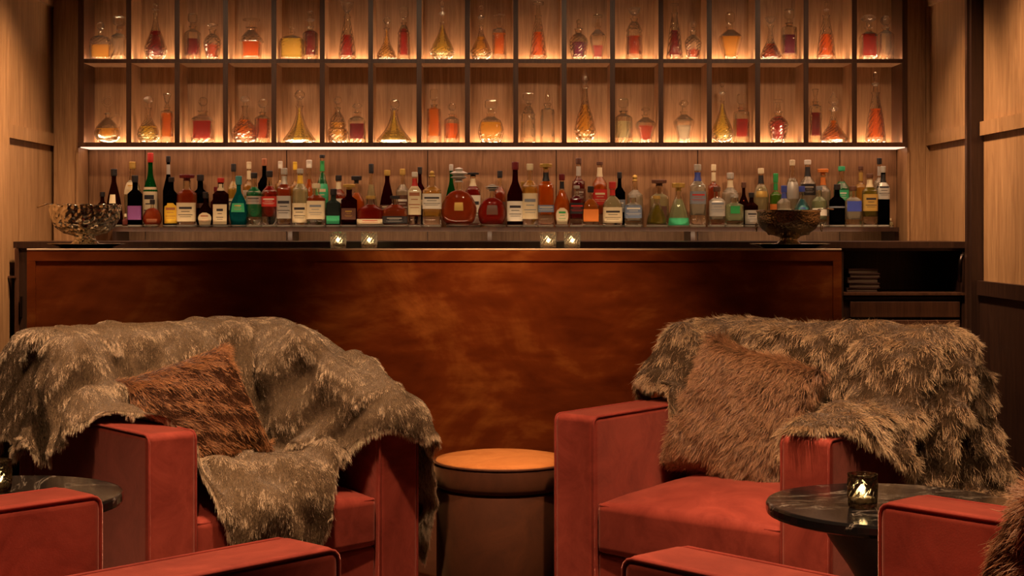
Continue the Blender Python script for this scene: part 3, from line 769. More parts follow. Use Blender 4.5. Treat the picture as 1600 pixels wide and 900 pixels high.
L = lambda c, a=.1, b=.5, s=.8, arch=False: (c, a, b, s, arch)
BOT = [
 (178, 27, 264, 'front', 'cone', 'brown', 'p_black', 9, L('p_cream', .45, .62, .3), None, 'dark brown tapering bottle with small label behind the scalloped bowl'),
 (160, 18, 300, 'back', 'std', 'brown', 'p_black', 6, None, None, 'short dark bottle mostly hidden behind the scalloped bowl'),
 (184, 15, 318, 'back', 'squat', 'pale', 'p_white', 5, L('p_white', .1, .4, .7), None, 'low clear bottle beside the scalloped bowl rim'),
 (196, 11, 334, 'front', 'squat', 'pink', 'p_cream', 4, None, None, 'tiny pink glass bottle low beside the scalloped bowl'),
 (207, 26, 253, 'back', 'oval', 'pale', 'p_gold', 9, L('p_cream', .55, .75, .6), 'print_gold', 'clear oval bottle with gold cap behind the purple labelled one'),
 (211, 21, 274, 'front', 'sq', 'black', 'p_black', 9, L('p_purple', .16, .46, .7), None, 'black square bottle with purple and teal label'),
 (235, 21, 239, 'back', 'wine', 'green', 'p_red', 12, L('p_cream', .06, .60, .9), 'print_dark', 'tall green bottle with red cap and long cream label'),
 (238, 29, 312, 'front', 'disc', 'redamber', 'p_black', 6, L('p_copper', .2, .34, .35), None, 'small round red flask with dark cap'),
 (263, 16, 244, 'back', 'wine', 'black', 'p_black', 8, None, None, 'tall slim black bottle with silver foil top', 'p_silver'),
 (268, 20, 277, 'front', 'std', 'black', 'p_black', 6, L('p_yellow', .08, .52, .9, True), 'p_copper', 'black bottle with arched yellow label'),
 (292, 29, 273, 'front', 'sq', 'redamber', ('p_darkred', 'wide'), 9, L('p_cream', .12, .52, .75), 'print_dark', 'square reddish amber bottle with cream label and wide cap'),
 (313, 25, 273, 'back', 'std', 'black', 'p_black', 8, L('p_brown', .4, .5, .8), None, 'dark green black bottle beside the square amber one'),
 (321, 23, 300, 'front', 'bulb', 'brown', 'p_black', 8, L('p_cream', .08, .48, .6, True), 'p_copper', 'squat dark bottle with round cream label'),
 (345, 23, 278, 'front', 'sq', 'brown', 'p_red', 6, L('p_cream', .06, .50, .5), 'print_dark', 'dark red brown bottle with narrow cream label', 'p_cream'),
 (338, 17, 292, 'back', 'std', 'darkred', 'p_darkred', 6, None, None, 'dark red bottle tucked behind the narrow cream labelled one'),
 (365, 18, 256, 'back', 'std', 'yellow', 'p_black', 10, L('p_cream', .3, .5, .8), 'print_dark', 'bright yellow bottle with black cap behind the turquoise bottle'),
 (373, 27, 275, 'front', 'bulb', 'teal', 'p_teal', 11, L('p_emerald', .34, .54, .5), 'print_gold', 'turquoise faceted bottle with round bottom'),
 (389, 17, 253, 'back', 'slim', 'gold', 'p_cream', 9, L('p_white', .2, .62, .9), 'print_gold', 'slim pale gold bottle with cream foil and white label', 'p_cream'),
 (397, 23, 270, 'front', 'std', 'emerald', 'p_black', 7, L('p_silver', .46, .62, .95), 'print_dark', 'green liqueur bottle with silver shoulder label'),
 (413, 19, 248, 'back', 'std', 'black', ('p_copper', 'std'), 9, None, None, 'tall black bottle with pinkish metal cap'),
 (421, 23, 267, 'front', 'std', 'red', 'p_black', 8, L('p_red', .40, .60, .95), 'p_white', 'red bottle with slanted red and white label'),
 (438, 16, 252, 'back', 'slim', 'gold', 'p_white', 9, L('p_cream', .3, .6, .9), None, 'thin golden bottle with white cap'),
 (444, 22, 263, 'front', 'sq', 'redamber', 'p_silver', 8, L('p_silver', .16, .58, .85), 'print_dark', 'amber bottle with tall silver label and silver neck', 'p_silver'),
 (461, 15, 253, 'back', 'slim', 'gold', 'p_yellow', 10, None, None, 'thin bottle with bright yellow cap'),
 (469, 23, 264, 'front', 'std', 'pale', 'p_silver', 6, L('p_cream', .08, .44, .9), 'print_dark', 'cream coloured bottle with yellow shoulders', 'p_yellow'),
 (483, 20, 250, 'back', 'wine', 'orange', 'p_white', 10, L('p_white', .1, .5, .9), None, 'orange red round shouldered bottle with white cap'),
 (494, 28, 287, 'front', 'sq', 'redamber', 'p_cream', 6, L('p_cream', .2, .66, .7), 'p_grey', 'squarish whiskey bottle with cream label below the green one'),
 (503.5, 19, 242, 'back', 'wine', 'emerald', 'p_black', 4, L('p_emerald', .28, .62, .8), 'p_cream', 'tall bright green bottle with green foil neck', 'p_green'),
 (521, 22, 295, 'front', 'sq', 'smoke', 'p_black', 8, L('p_emerald', .10, .34, .5), None, 'smoky grey green bottle with clear base'),
 (529, 22, 274, 'back', 'std', 'redamber', 'p_black', 7, L('p_white', .5, .6, .5), None, 'reddish amber bottle with black capped white neck', 'p_cream'),
 (545.5, 24, 288, 'front', 'sq', 'maroon', ('p_gold', 'wide'), 8, L('p_brown', .2, .5, .5), 'print_gold', 'dark ruby bottle with gold cap'),
 (557, 24, 275, 'back', 'squat', 'orange', ('p_black', 'wide'), 11, None, None, 'orange bottle with broad black stopper'),
 (580, 21, 256, 'back', 'cone', 'pale', 'p_black', 12, L('p_brown', .2, .5, .5), None, 'clear cone shouldered bottle with black stopper'),
 (579, 39, 306, 'front', 'squat', 'red', 'p_gold', 4, L('p_cream', .10, .28, .65), 'p_red', 'broad low red bottle with cream label along the bottom'),
 (605, 27, 266, 'back', 'cone', 'maroon', 'p_gold', 7, L('p_brown', .3, .42, .8), 'p_cream', 'dark maroon cone bottle with gold cap'),
 (617, 38, 306, 'front', 'squat', 'redamber', 'p_black', 4, L('p_black', .12, .38, .65), 'p_silver', 'broad low red bottle with black slanted label'),
 (629, 20, 264, 'back', 'std', 'frost', 'p_gold', 8, L('p_brown', .25, .6, .9), 'p_white', 'patterned brown and white bottle with gold cap'),
 (648, 20, 269, 'front', 'sq', 'red', 'p_white', 6, L('p_cream', .24, .80, .85), 'p_copper', 'red bottle with tall cream label and white cap', 'p_red'),
 (656, 16, 261, 'back', 'std', 'maroon', 'p_black', 9, L('p_cream', .4, .5, .5), None, 'thin dark bottle with tall black cap behind the tall cream label'),
 (675, 29, 267, 'front', 'sq', 'gold', ('p_gold', 'ball'), 9, L('p_white', .36, .66, .85), 'print_dark', 'golden whiskey bottle with white label and round gold stopper'),
 (705, 15, 257, 'back', 'wine', 'green', 'p_silver', 8, L('p_cream', .1, .5, .9), None, 'green bottle half hidden behind the large round cognac bottle'),
 (717, 53, 262, 'front', 'disc', 'redamber', ('p_silver', 'fancy'), 22, L('p_gold', .36, .54, .16), None, 'largest round flat cognac bottle with ornate silver stopper'),
 (739, 23, 270, 'back', 'sq', 'red', ('p_black', 'wide'), 5, L('p_white', .08, .62, .85), 'print_dark', 'red bottle with white label beside the round cognac bottle', 'p_cream'),
 (769, 43, 288, 'front', 'disc', 'red', ('p_silver', 'fancy'), 10, L('p_brown', .34, .60, .25), None, 'round ribbed flask of red spirit with crystal stopper'),
 (781, 18, 267, 'back', 'std', 'redamber', 'p_black', 9, L('p_brown', .3, .5, .7), None, 'amber bottle leaning out behind the ribbed round flask'),
 (805, 24, 253, 'front', 'wine', 'maroon', 'p_darkred', 10, L('p_white', .10, .44, .9), 'print_dark', 'dark wine coloured bottle with red capsule and white label'),
 (828, 24, 256, 'front', 'std', 'gold', 'p_cream', 8, L('p_cream', .14, .58, .9), 'p_grey', 'pale bottle with broad cream label and cream cap'),
 (817, 16, 284, 'back', 'std', 'yellow', 'p_gold', 6, None, None, 'yellow bottle glimpsed behind the dark wine coloured bottle'),
 (853, 24, 256, 'front', 'sq', 'orange', ('p_gold', 'wide'), 9, L('p_bluegrey', .26, .38, .9), 'p_cream', 'bright orange bottle with dark neck band', 'p_black'),
 (878, 25, 272, 'front', 'bulb', 'orange', 'p_darkred', 8, L('p_cream', .06, .40, .5, True), 'p_green', 'glowing orange bottle with arched cream label', 'p_black'),
 (904, 20, 247, 'back', 'slim', 'darkred', 'p_brown', 8, L('p_brown', .4, .6, .9), 'p_silver', 'tallest dark red bottle with silver foil', 'p_silver'),
 (901, 21, 290, 'front', 'sq', 'darkred', 'p_silver', 4, L('p_black', .34, .62, .9), 'p_red', 'red bottle with slanted black label in front of a taller one'),
 (923, 25, 291, 'front', 'squat', 'amber', 'p_black', 8, L('p_orange', .15, .5, .5), None, 'short rounded orange amber bottle with black cap'),
 (937, 22, 253, 'back', 'std', 'orange', 'p_brown', 4, L('p_red', .35, .6, .85), 'p_cream', 'tall orange red bottle with cream neck label', 'p_cream'),
 (957, 28, 284, 'front', 'squat', 'pale', 'p_red', 9, L('p_cream', .1, .5, .8), 'print_dark', 'straw coloured bottle with red wax neck', 'p_red'),
 (968, 17, 269, 'back', 'std', 'black', 'p_black', 8, L('p_grey', .3, .55, .8), 'p_white', 'black bottle behind the red wax neck'),
 (992, 24, 273, 'back', 'std', 'clear', ('p_gold', 'ball'), 10, None, None, 'clear bottle with round gold stopper'),
 (989, 26, 304, 'front', 'sq', 'clear', 'p_silver', 4, L('p_bluegrey', .30, .74, .85), 'p_white', 'clear bottle with blue grey label over a cream one'),
 (1030, 29, 281, 'back', 'sq', 'pale', ('p_brown', 'wide'), 9, L('p_brown', .2, .5, .4), None, 'pale square bottle with dark block stopper'),
 (1026, 31, 306, 'front', 'cone', 'olive', 'p_gold', 4, None, None, 'low spreading bottle of olive green spirit'),
 (1060, 32, 286, 'front', 'cone', 'palegreen', ('p_gold', 'wide'), 12, L('p_emerald', .05, .25, .8), None, 'wide clear green bottle with gold button stopper'),
 (1090, 24, 257, 'front', 'sq', 'clear', 'p_silver', 8, L('p_grey', .40, .62, .85), 'p_red', 'clear vodka style bottle with cobalt blue base', 'p_blue'),
 (1115, 18, 257, 'back', 'slim', 'redamber', 'p_cream', 8, None, None, 'slim bottle of red spirit with cream and orange neck', 'p_cream'),
 (1120, 24, 292, 'front', 'sq', 'clear', 'p_brown', 6, L('p_silver', .30, .78, .85), 'p_grey', 'clear square bottle with silver label and dark roundel'),
 (1141, 25, 270, 'back', 'std', 'clear', ('p_silver', 'std'), 8, None, None, 'clear broad shouldered bottle with cream collar', 'p_cream'),
 (1147, 28, 304, 'front', 'sq', 'palegreen', 'p_silver', 4, L('p_green', .45, .7, .3), None, 'square pale green etched bottle'),
 (1162, 20, 285, 'back', 'bulb', 'brown', 'p_brown', 7, None, None, 'dark brown bottle behind the square etched one'),
 (1174, 20, 301, 'front', 'std', 'brown', 'p_black', 6, L('p_silver', .10, .55, .8), 'print_dark', 'short dark bottle with silver white label beside the ring handled bowl'),
 (1189, 23, 263, 'back', 'oval', 'pale', 'p_cream', 7, L('p_gold', .55, .66, .5), None, 'clear straw tinted bottle with pale cap behind the ring handled bowl', 'p_black'),
 (1212, 18, 271, 'back', 'slim', 'lime', 'p_green', 12, L('p_orange', .3, .5, .8), None, 'bottle with bright green cap and orange label', 'p_green'),
 (1225, 21, 290, 'front', 'std', 'clear', 'p_blue', 9, L('p_white', .1, .5, .8), 'p_blue', 'clear bottle with navy blue cap rising over the ring handled bowl', 'p_blue'),
 (1238, 21, 250, 'back', 'oval', 'frost', 'p_cream', 7, L('p_silver', .45, .72, .6), None, 'tall frosted oval bottle with white cap'),
 (1253, 26, 291, 'front', 'bulb', 'skyblue', 'p_blue', 7, L('p_teal', .3, .6, .4, True), 'p_blue', 'blue bottle with concentric arcs rising over the ring handled bowl'),
 (1262, 24, 250, 'back', 'std', 'clear', 'p_white', 6, L('p_black', .50, .68, .7), 'p_silver', 'clear bottle with black square label', 'p_black'),
 (1286, 22, 264, 'back', 'std', 'clear', ('p_orange', 'wide'), 9, None, None, 'clear bottle with orange red stopper', 'p_orange'),
 (1280, 22, 291, 'front', 'std', 'palegreen', 'p_grey', 5, L('p_white', .3, .5, .8), None, 'pale greenish clear bottle at the ring handled bowl edge'),
 (1308, 23, 288, 'front', 'std', 'black', 'p_black', 7, L('p_grey', .50, .54, .95), None, 'black green bottle in front of the emerald one'),
 (1315, 24, 260, 'back', 'std', 'emerald', 'p_emerald', 6, L('p_emerald', .45, .65, .5), 'p_white', 'emerald glass bottle near the far end'),
 (1333, 24, 291, 'front', 'sq', 'clear', 'p_brown', 6, L('p_blue', .42, .70, .5), None, 'clear bottle with blue star label and orange band'),
 (1345, 18, 260, 'back', 'slim', 'gold', 'p_brown', 5, None, None, 'slim golden bottle behind the yellow framed label', 'p_gold'),
 (1359, 22, 272, 'front', 'sq', 'olive', 'p_brown', 5, L('p_gold', .32, .66, .75), 'print_dark', 'yellow bottle with dark framed label', 'p_cream'),
 (1374, 17, 247, 'back', 'slim', 'clear', 'p_black', 8, None, None, 'tall clear bottle with dark cap at the far end of the shelf', 'p_silver'),
 (1380, 18, 260, 'front', 'sq', 'black', 'p_silver', 8, L('p_silver', .50, .80, .85), 'print_dark', 'black bottle with white etched shoulders, last on the shelf', 'p_black'),
 (1391, 9, 341, 'front', 'squat', 'pale', 'p_cream', 3, None, None, 'tiny pale glass bottle closing the row'),
]
for b in BOT: bottle(*b)

# ------------------------------------------------------------------ punch bowls on the bar
def punch_bowl(px, label_, mat, scallop, trw, dist=6.86):
    zb = zt0 - .0005
    tr = thing('serving_tray', 'flat silver tray with flared rim under the ' + ('scalloped' if scallop else 'ring handled') + ' punch bowl', 'tray', (wx(px + 2, dist), dist, zb))
    rt = trw / 2 * dist / F
    prof = [(rt * .60, .0), (rt * .66, .001), (rt * .76, .010), (rt * .98, .019), (rt, .0215), (rt * .96, .021), (rt * .74, .013), (rt * .62, .004)]
    m = MB(); rr = [ring_pts(r, z, 40, 0, .85, (lambda a, z_, j: 1 + .012 * math.cos(a * 10)) if z > .012 else None) for r, z in prof]
    m.loft(rr, True, True); m.build('dish', 'silver_smooth', tr, True)
    o = thing('punch_bowl', label_, 'bowl', (wx(px, dist), dist, zb + .005))
    R = (103 if scallop else 97) / 2 * dist / F; sc = dist / F
    n = 64
    def mod(a, z, j):
        return 1 + (.05 * abs(math.sin(a * 6)) + (.022 if (j // 2 + int(z / Hh * 9)) % 2 else 0) if scallop else .006 * math.cos(a * 24))
    foot = [(.46, 0), (.47, .05), (.38, .11), (.30, .19), (.27, .26), (.30, .29)] if scallop else [(.42, 0), (.43, .05), (.34, .10), (.24, .18), (.22, .26), (.28, .29)]
    Hh = (64 if scallop else 57) * sc
    MB().loft([ring_pts(r * R * (1.0 if scallop else 1.15), z * Hh, n, 0, 1, lambda a, z_, j: 1 + .04 * math.cos(a * 16)) for r, z in foot]).build('foot', mat, o, True)
    outp = [(.30, .27), (.60, .34), (.82, .48), (.91, .60), (.96, .70), (.98, .80), (1.0, .90), (1.0, .97), (1.02, 1.0)] if scallop else \
           [(.28, .27), (.62, .35), (.86, .50), (.97, .66), (1.0, .80), (1.0, .94), (1.04, 1.0)]
    def rim(a): return (.035 * Hh * abs(math.sin(a * 6)) if scallop else 0)
    rings = []
    for r, z in outp:
        pts = ring_pts(r * R, z * Hh, n, 0, 1, mod)
        rings.append([(x, y, zz + (rim(2 * PI * j / n) * max(0, (z - .8) / .2))) for j, (x, y, zz) in enumerate(pts)])
    inn = []
    for (r, z) in reversed(outp[1:]):
        pts = ring_pts((r - .05) * R, z * Hh + .003, n, 0, 1, mod)
        inn.append([(x, y, zz + (rim(2 * PI * j / n) * max(0, (z - .8) / .2))) for j, (x, y, zz) in enumerate(pts)])
    MB().loft(rings + inn, True, True).build('bowl', mat, o, True)
    # gadroon beads round the lower bowl
    for k in range(18):
        a = 2 * PI * k / 18
        r_ = R * .62; z_ = Hh * .40
        m = MB()
        m.loft([[(x * .010 + math.cos(a) * r_, y * .010 + math.sin(a) * r_, z_ + zz * .012) for x, y, zz in ring_pts(math.cos(t), math.sin(t), 8)] for t in (-1.3, -.7, 0, .7, 1.3)])
        m.build('bead', mat, o, True)
    if not scallop:
        for s in (-1, 1):
            c = Vector((s * (R * 1.02 + .004), -.01, Hh * .62))
            MB().tube([c + Vector((0, math.cos(t) * .018, math.sin(t) * .018 - .012)) for t in [2 * PI * i / 16 for i in range(16)]], .0028, 6, True).build('ring_handle', 'silver_smooth', o, True)
    # ladle resting in the bowl: a thing of its own
    s = -1 if scallop else 1
    la = thing('ladle', 'thin ladle hooked over the rim of the ' + ('scalloped' if scallop else 'ring handled') + ' punch bowl', 'ladle', (wx(px, dist), dist, zb + .005))
    pts = [(s * R * .25, -.02, Hh * .5), (s * R * .6, -.025, Hh * .75), (s * R * .92, -.02, Hh * 1.03), (s * R * 1.10, -.02, Hh * 1.06), (s * R * 1.42, -.02, Hh * (.97 if scallop else 1.03))]
    MB().tube(pts, [.003, .0025, .0025, .0028, .004], 8).build('handle', 'silver_smooth', la, True)
    MB().loft([[(x + s * R * .18, y - .02, z + Hh * .40) for x, y, z in ring_pts(.030 * math.cos(t) + .0005, .030 * math.sin(t), 14)] for t in (-1.55, -1.1, -.6, -.2, 0)], True, False).build('scoop', 'silver_smooth', la, True)
punch_bowl(133, 'large bright scalloped silver punch bowl on a pedestal foot', 'silver_lit', True, 122)
punch_bowl(1232, 'large dark embossed silver punch bowl with ring handles', 'silver', False, 126)

# ------------------------------------------------------------------ tealights
def tealight(loc, r, h, label_, energy, group=None, cutn=12, mat='smoked_crystal'):
    o = thing('candle_holder', label_, 'candle holder', loc, 0, group)
    mod = lambda a, z, j: 1 + (.05 if (j + int(z / h * 7)) % 2 else -.03)
    n = 24
    outp = [(.86, 0), (.95, .04), (.97, .2), (.98, .35), (.99, .5), (1, .65), (1, .8), (1.0, .92), (1.03, 1)]
    rings = [ring_pts(a * r, z * h, n, 0, 1, mod if .05 < z < .85 else None) for a, z in outp]
    inn = [ring_pts((a - .1) * r, max(z * h, h * .14), n) for a, z in ((1.03, 1), (1, .7), (.97, .3), (.9, .14))]
    MB().loft(rings + inn, True, True).build('glass_cup', mat, o, False)
    ws = h * .32
    MB().loft(lathe([(r * .70, h * .15), (r * .72, h * .17), (r * .72, ws), (r * .62, ws)], 16)).build('candle', 'wax', o, True)
    MB().tube([(0, 0, ws), (0, 0, ws + .006)], .0009, 6).build('wick', 'wick', o)
    fh = h * .34
    MB().loft(lathe([(.0006, ws + .003), (.0055, ws + .004 + fh * .2), (.0070, ws + .004 + fh * .4), (.0045, ws + .004 + fh * .7), (.0004, ws + .004 + fh)], 10)).build('flame', 'flame', o, True)
    l = light('candle_light', 'POINT', (0, 0, 0), (0, 0, -1), energy, (1, .60, .28), .006)
    l.parent = o; l.location = (0, 0, ws + .012)
    return o
for px, lb in ((528.5, 'cut glass tealight on the bar below the smoky green bottle'), (577, 'cut glass tealight on the bar below the broad red bottle'),
               (856.5, 'cut glass tealight on the bar below the bright orange bottle'), (894, 'cut glass tealight on the bar below the slanted black label')):
    d = 6.80
    tealight((wx(px, d), d, zt0 - .0008), 12.5 * d / F, 26 * d / F, lb, .15, 'tealights on the bar', mat='crystal_cut')

# ------------------------------------------------------------------ tables
def table(x, y, z, r, label_, rz=0):
    o = thing('side_table', label_, 'table', (x, y, 0), rz, 'round black marble side tables')
    prof = [(r * .96, z - .030), (r - .002, z - .026), (r, z - .020), (r, z - .006), (r - .003, z - .001), (r - .008, z)]
    MB().loft(lathe(prof, 72)).build('tabletop', 'black_marble', o, False)
    pp = smooth_prof([(.19, 0), (.19, .012), (.15, .03), (.08, .09), (.055, .18), (.06, .26), (.09, .36), (.15, .45), (.18, z - .031)], 3)
    MB().loft(lathe(pp, 40)).build('pedestal', 'espresso', o, True)
    return o
TZ = .54
table(.966, 3.667, TZ, .302, 'round black marble table in front of the armchair with the shaggy throw')
table(-1.213, 3.79, TZ, .302, 'round black marble table beside the armchair with the smooth throw', 2.0)
tealight((.878, 3.616, TZ + .0006), .0345, .079, 'dark cut glass candle holder glowing on the table by the shaggy throw', .8, 'candle holders on the tables')
tealight((wx(-4, 3.83), 3.83, TZ + .0006), .0345, .079, 'cut glass candle holder on the table cropped by the frame', .8, 'candle holders on the tables')

# ------------------------------------------------------------------ armchairs
AW, AD, AT, AH = .95, .90, .155, .62
def rect_loop(x, y0, y1, z0, z1, r=.02):
    pts = []
    for (cy, cz, a0) in ((y1 - r, z1 - r, 0), (y0 + r, z1 - r, 90), (y0 + r, z0 + r, 180), (y1 - r, z0 + r, 270)):
        for i in range(4):
            a = math.radians(a0 + i * 30); pts.append((x, cy + r * math.cos(a), cz + r * math.sin(a)))
    return pts
def armchair(x, y, rz, label_):
    o = thing('armchair', label_, 'armchair', (x, y, 0), rz, 'red velvet armchairs')
    hw, hd = AW / 2, AD / 2
    for s in (-1, 1):
        a = rbox('arm', 'velvet_red', s * hw, s * (hw - AT), -hd, hd - .12, .05, AH, .022, o, 4)
        m = MB()
        for xx in (hw - .004, hw - AT + .004):
            m.tube(rect_loop(s * xx, -hd + .004, hd - .124, .055, AH - .004, .022), .0042, 6, True)
        m.build('piping', 'velvet_piping', a, True)
    bk = rbox('backrest', 'velvet_red', -hw, hw, .30, hd, .05, .835, .035, o, 4, fn=lambda c: Vector((c.x, c.y + max(0, c.z - .5) * .06, c.z)))
    rbox('seat_frame', 'velvet_red', -hw + AT + .001, hw - AT - .001, -hd + .02, .30, .05, .20, .012, o, 3)
    iw = hw - AT - .003
    def crown(c):
        u = c.x / iw; v = (c.y + .075) / .37
        k = max(0, 1 - u ** 4) * max(0, 1 - v ** 4)
        up = 1 if c.z > .30 else (-.3 if c.z < .22 else 0)
        f = 1 + 0
        return Vector((c.x, c.y - .012 * max(0, 1 - u * u) * (1 if c.y < -.4 else 0), c.z + .062 * k * up))
    cu = rbox('seat_cushion', 'velvet_red', -iw, iw, -hd + .006, .298, .203, .355, .022, o, 4, fn=crown, cuts=5)
    m = MB()
    for z_ in (.348, .211):
        yy0, yy1, r = -hd + .009, .294, .022
        pts = []
        for (cx_, cy_, a0) in ((iw - r, yy1 - r, 0), (-iw + r, yy1 - r, 90), (-iw + r, yy0 + r, 180), (iw - r, yy0 + r, 270)):
            for i in range(4):
                a = math.radians(a0 + i * 30); pts.append((cx_ + (r - .003) * math.cos(a), cy_ + (r - .003) * math.sin(a), z_))
        m.tube(pts, .0042, 6, True)
    m.build('piping', 'velvet_piping', cu, True)
    for sx in (-1, 1):
        for sy in (-1, 1):
            lg = MB().loft(lathe([(.022, 0), (.026, .05), (.026, .06)], 12)).build('leg', 'espresso', o, True)
            lg.location = (sx * (hw - .06), sy * (hd - .07), 0)
    return o
def place(corner, a_deg, side):
    a = math.radians(a_deg); Rv = Vector((math.cos(a), math.sin(a))); Bv = Vector((-math.sin(a), math.cos(a)))
    c = Vector(corner) + Rv * (AW / 2 * side) + Bv * (AD / 2)
    return c
aR = -40; cR = place((.2, 4.8), aR, 1)
aL = 40; cL = place((-.225, 4.9), aL, -1)
chR = armchair(cR.x, cR.y, math.radians(aR), 'red velvet armchair with the shaggy wolf-brown throw, copper bar behind')
chL = armchair(cL.x, cL.y, math.radians(aL), 'red velvet armchair with the smooth taupe throw spilling over its seat')
a3 = math.degrees(math.atan2(-.67, -.74)); m3 = Vector((.584, 3.035)) + Vector((.67, -.74)) * .45
ch3 = armchair(m3.x, m3.y, math.radians(a3), 'near red velvet armchair facing away, brown fur at its back')
a4 = math.degrees(math.atan2(.695, -.72)); m4 = Vector((-.61, 3.12)) + Vector((-.695, -.72)) * .45
ch4 = armchair(m4.x, m4.y, math.radians(a4), 'near red velvet armchair facing away, without any fur, cropped by the frame')

# ------------------------------------------------------------------ ottoman
ot = thing('ottoman', 'round drum ottoman with tan suede lid between the two far armchairs', 'ottoman', (.042, 5.09, 0))
r = .225
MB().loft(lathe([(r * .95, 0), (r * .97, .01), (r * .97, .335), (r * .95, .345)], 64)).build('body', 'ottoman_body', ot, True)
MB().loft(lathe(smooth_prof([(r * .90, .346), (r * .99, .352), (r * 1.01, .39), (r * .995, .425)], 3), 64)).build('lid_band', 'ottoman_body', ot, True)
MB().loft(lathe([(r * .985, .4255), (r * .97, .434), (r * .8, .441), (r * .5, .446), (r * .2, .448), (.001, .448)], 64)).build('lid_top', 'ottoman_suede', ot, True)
MB().tube([(math.cos(t) * r * .992, math.sin(t) * r * .992, .427) for t in [2 * PI * i / 64 for i in range(64)]], .0045, 6, True).build('piping', 'ottoman_body', ot, True)

# ------------------------------------------------------------------ fur
def sfield(p, f, seed):
    r = np.random.default_rng(seed); out = np.zeros(len(p))
    for i in range(6):
        k = r.normal(size=3) * f * (1 + .5 * i); out += np.sin(p @ k + r.uniform(0, 6.28)) / (1 + .4 * i)
    return out / 2.2
def fur(name, base, n, length, comb, mat, rad=.0006, lift=.55, seed=1, jit=.35, face_filter=None, lk=1.0):
    me = base.data; me.calc_loop_triangles()
    nv = len(me.vertices); co = np.empty(nv * 3); me.vertices.foreach_get('co', co); co = co.reshape(-1, 3)
    vn = np.empty(nv * 3); me.vertices.foreach_get('normal', vn); vn = vn.reshape(-1, 3)
    nt = len(me.loop_triangles); tr = np.empty(nt * 3, dtype=np.int32); me.loop_triangles.foreach_get('vertices', tr); tr = tr.reshape(-1, 3)
    if face_filter is not None:
        cen = co[tr].mean(1); tr = tr[face_filter(cen)]
    a, b, c = co[tr[:, 0]], co[tr[:, 1]], co[tr[:, 2]]
    ar = np.linalg.norm(np.cross(b - a, c - a), axis=1); ar /= ar.sum()
    R_ = np.random.default_rng(seed)
    idx = R_.choice(len(tr), n, p=ar); u = R_.random(n); v = R_.random(n); m_ = u + v > 1; u[m_] = 1 - u[m_]; v[m_] = 1 - v[m_]
    p = a[idx] + (b[idx] - a[idx]) * u[:, None] + (c[idx] - a[idx]) * v[:, None]
    t = tr[idx]; nn = vn[t[:, 0]] * (1 - u - v)[:, None] + vn[t[:, 1]] * u[:, None] + vn[t[:, 2]] * v[:, None]
    nn /= np.linalg.norm(nn, axis=1)[:, None] + 1e-9
    cb = np.array(comb(p, nn)); cb = cb - nn * (cb * nn).sum(1)[:, None]
    cb /= np.linalg.norm(cb, axis=1)[:, None] + 1e-6
    # lock direction fields: neighbouring hairs lean together
    lock = np.stack([sfield(p, 45, seed + 5 + i) for i in range(3)], 1) * .45 + np.stack([sfield(p, 130, seed + 15 + i) for i in range(3)], 1) * .35
    L_ = length * (0.65 + .5 * R_.random(n)) * (1 + .22 * sfield(p, 30, seed + 30))
    lock *= lk
    d0 = nn * lift + cb * (1 - lift) + lock * .35 + R_.normal(size=(n, 3)) * jit * .35
    d0 /= np.linalg.norm(d0, axis=1)[:, None]
    d1 = nn * lift * .25 + cb + lock * .8 + R_.normal(size=(n, 3)) * jit * .5
    d1 /= np.linalg.norm(d1, axis=1)[:, None]
    K = 4; pts = np.empty((n, K, 3)); pts[:, 0] = p - nn * .002
    for k in range(1, K):
        w_ = k / (K - 1); d = d0 * (1 - w_) + d1 * w_
        pts[:, k] = pts[:, k - 1] + d * (L_ / (K - 1))[:, None]
    cu = bpy.data.hair_curves.new(name)
    cu.add_curves([K] * n)
    cu.attributes['position'].data.foreach_set('vector', pts.reshape(-1).astype(np.float32))
    ra = cu.attributes.get('radius') or cu.attributes.new('radius', 'FLOAT', 'POINT')
    rr = np.tile(np.array([1, .9, .65, .12]) * rad, n).astype(np.float32)
    ra.data.foreach_set('value', rr)
    cu.materials.append(MATS[mat])
    o = bpy.data.objects.new(name, cu); C.objects.link(o); o.parent = base
    o['kind'] = 'stuff'
    return o

def pl(table_, t):
    xs = [q[0] for q in table_]
    if t <= xs[0]:
        return table_[0][1:] if len(table_[0]) > 2 else table_[0][1]
    for q0, q1 in zip(table_[:-1], table_[1:]):
        if q0[0] <= t <= q1[0]:
            k = (t - q0[0]) / (q1[0] - q0[0])
            r_ = tuple(a + (b - a) * k for a, b in zip(q0[1:], q1[1:]))
            return r_ if len(r_) > 1 else r_[0]
    return table_[-1][1:] if len(table_[-1]) > 2 else table_[-1][1]
def sst(a, b, x):
    t = min(1, max(0, (x - a) / (b - a))); return t * t * (3 - 2 * t)

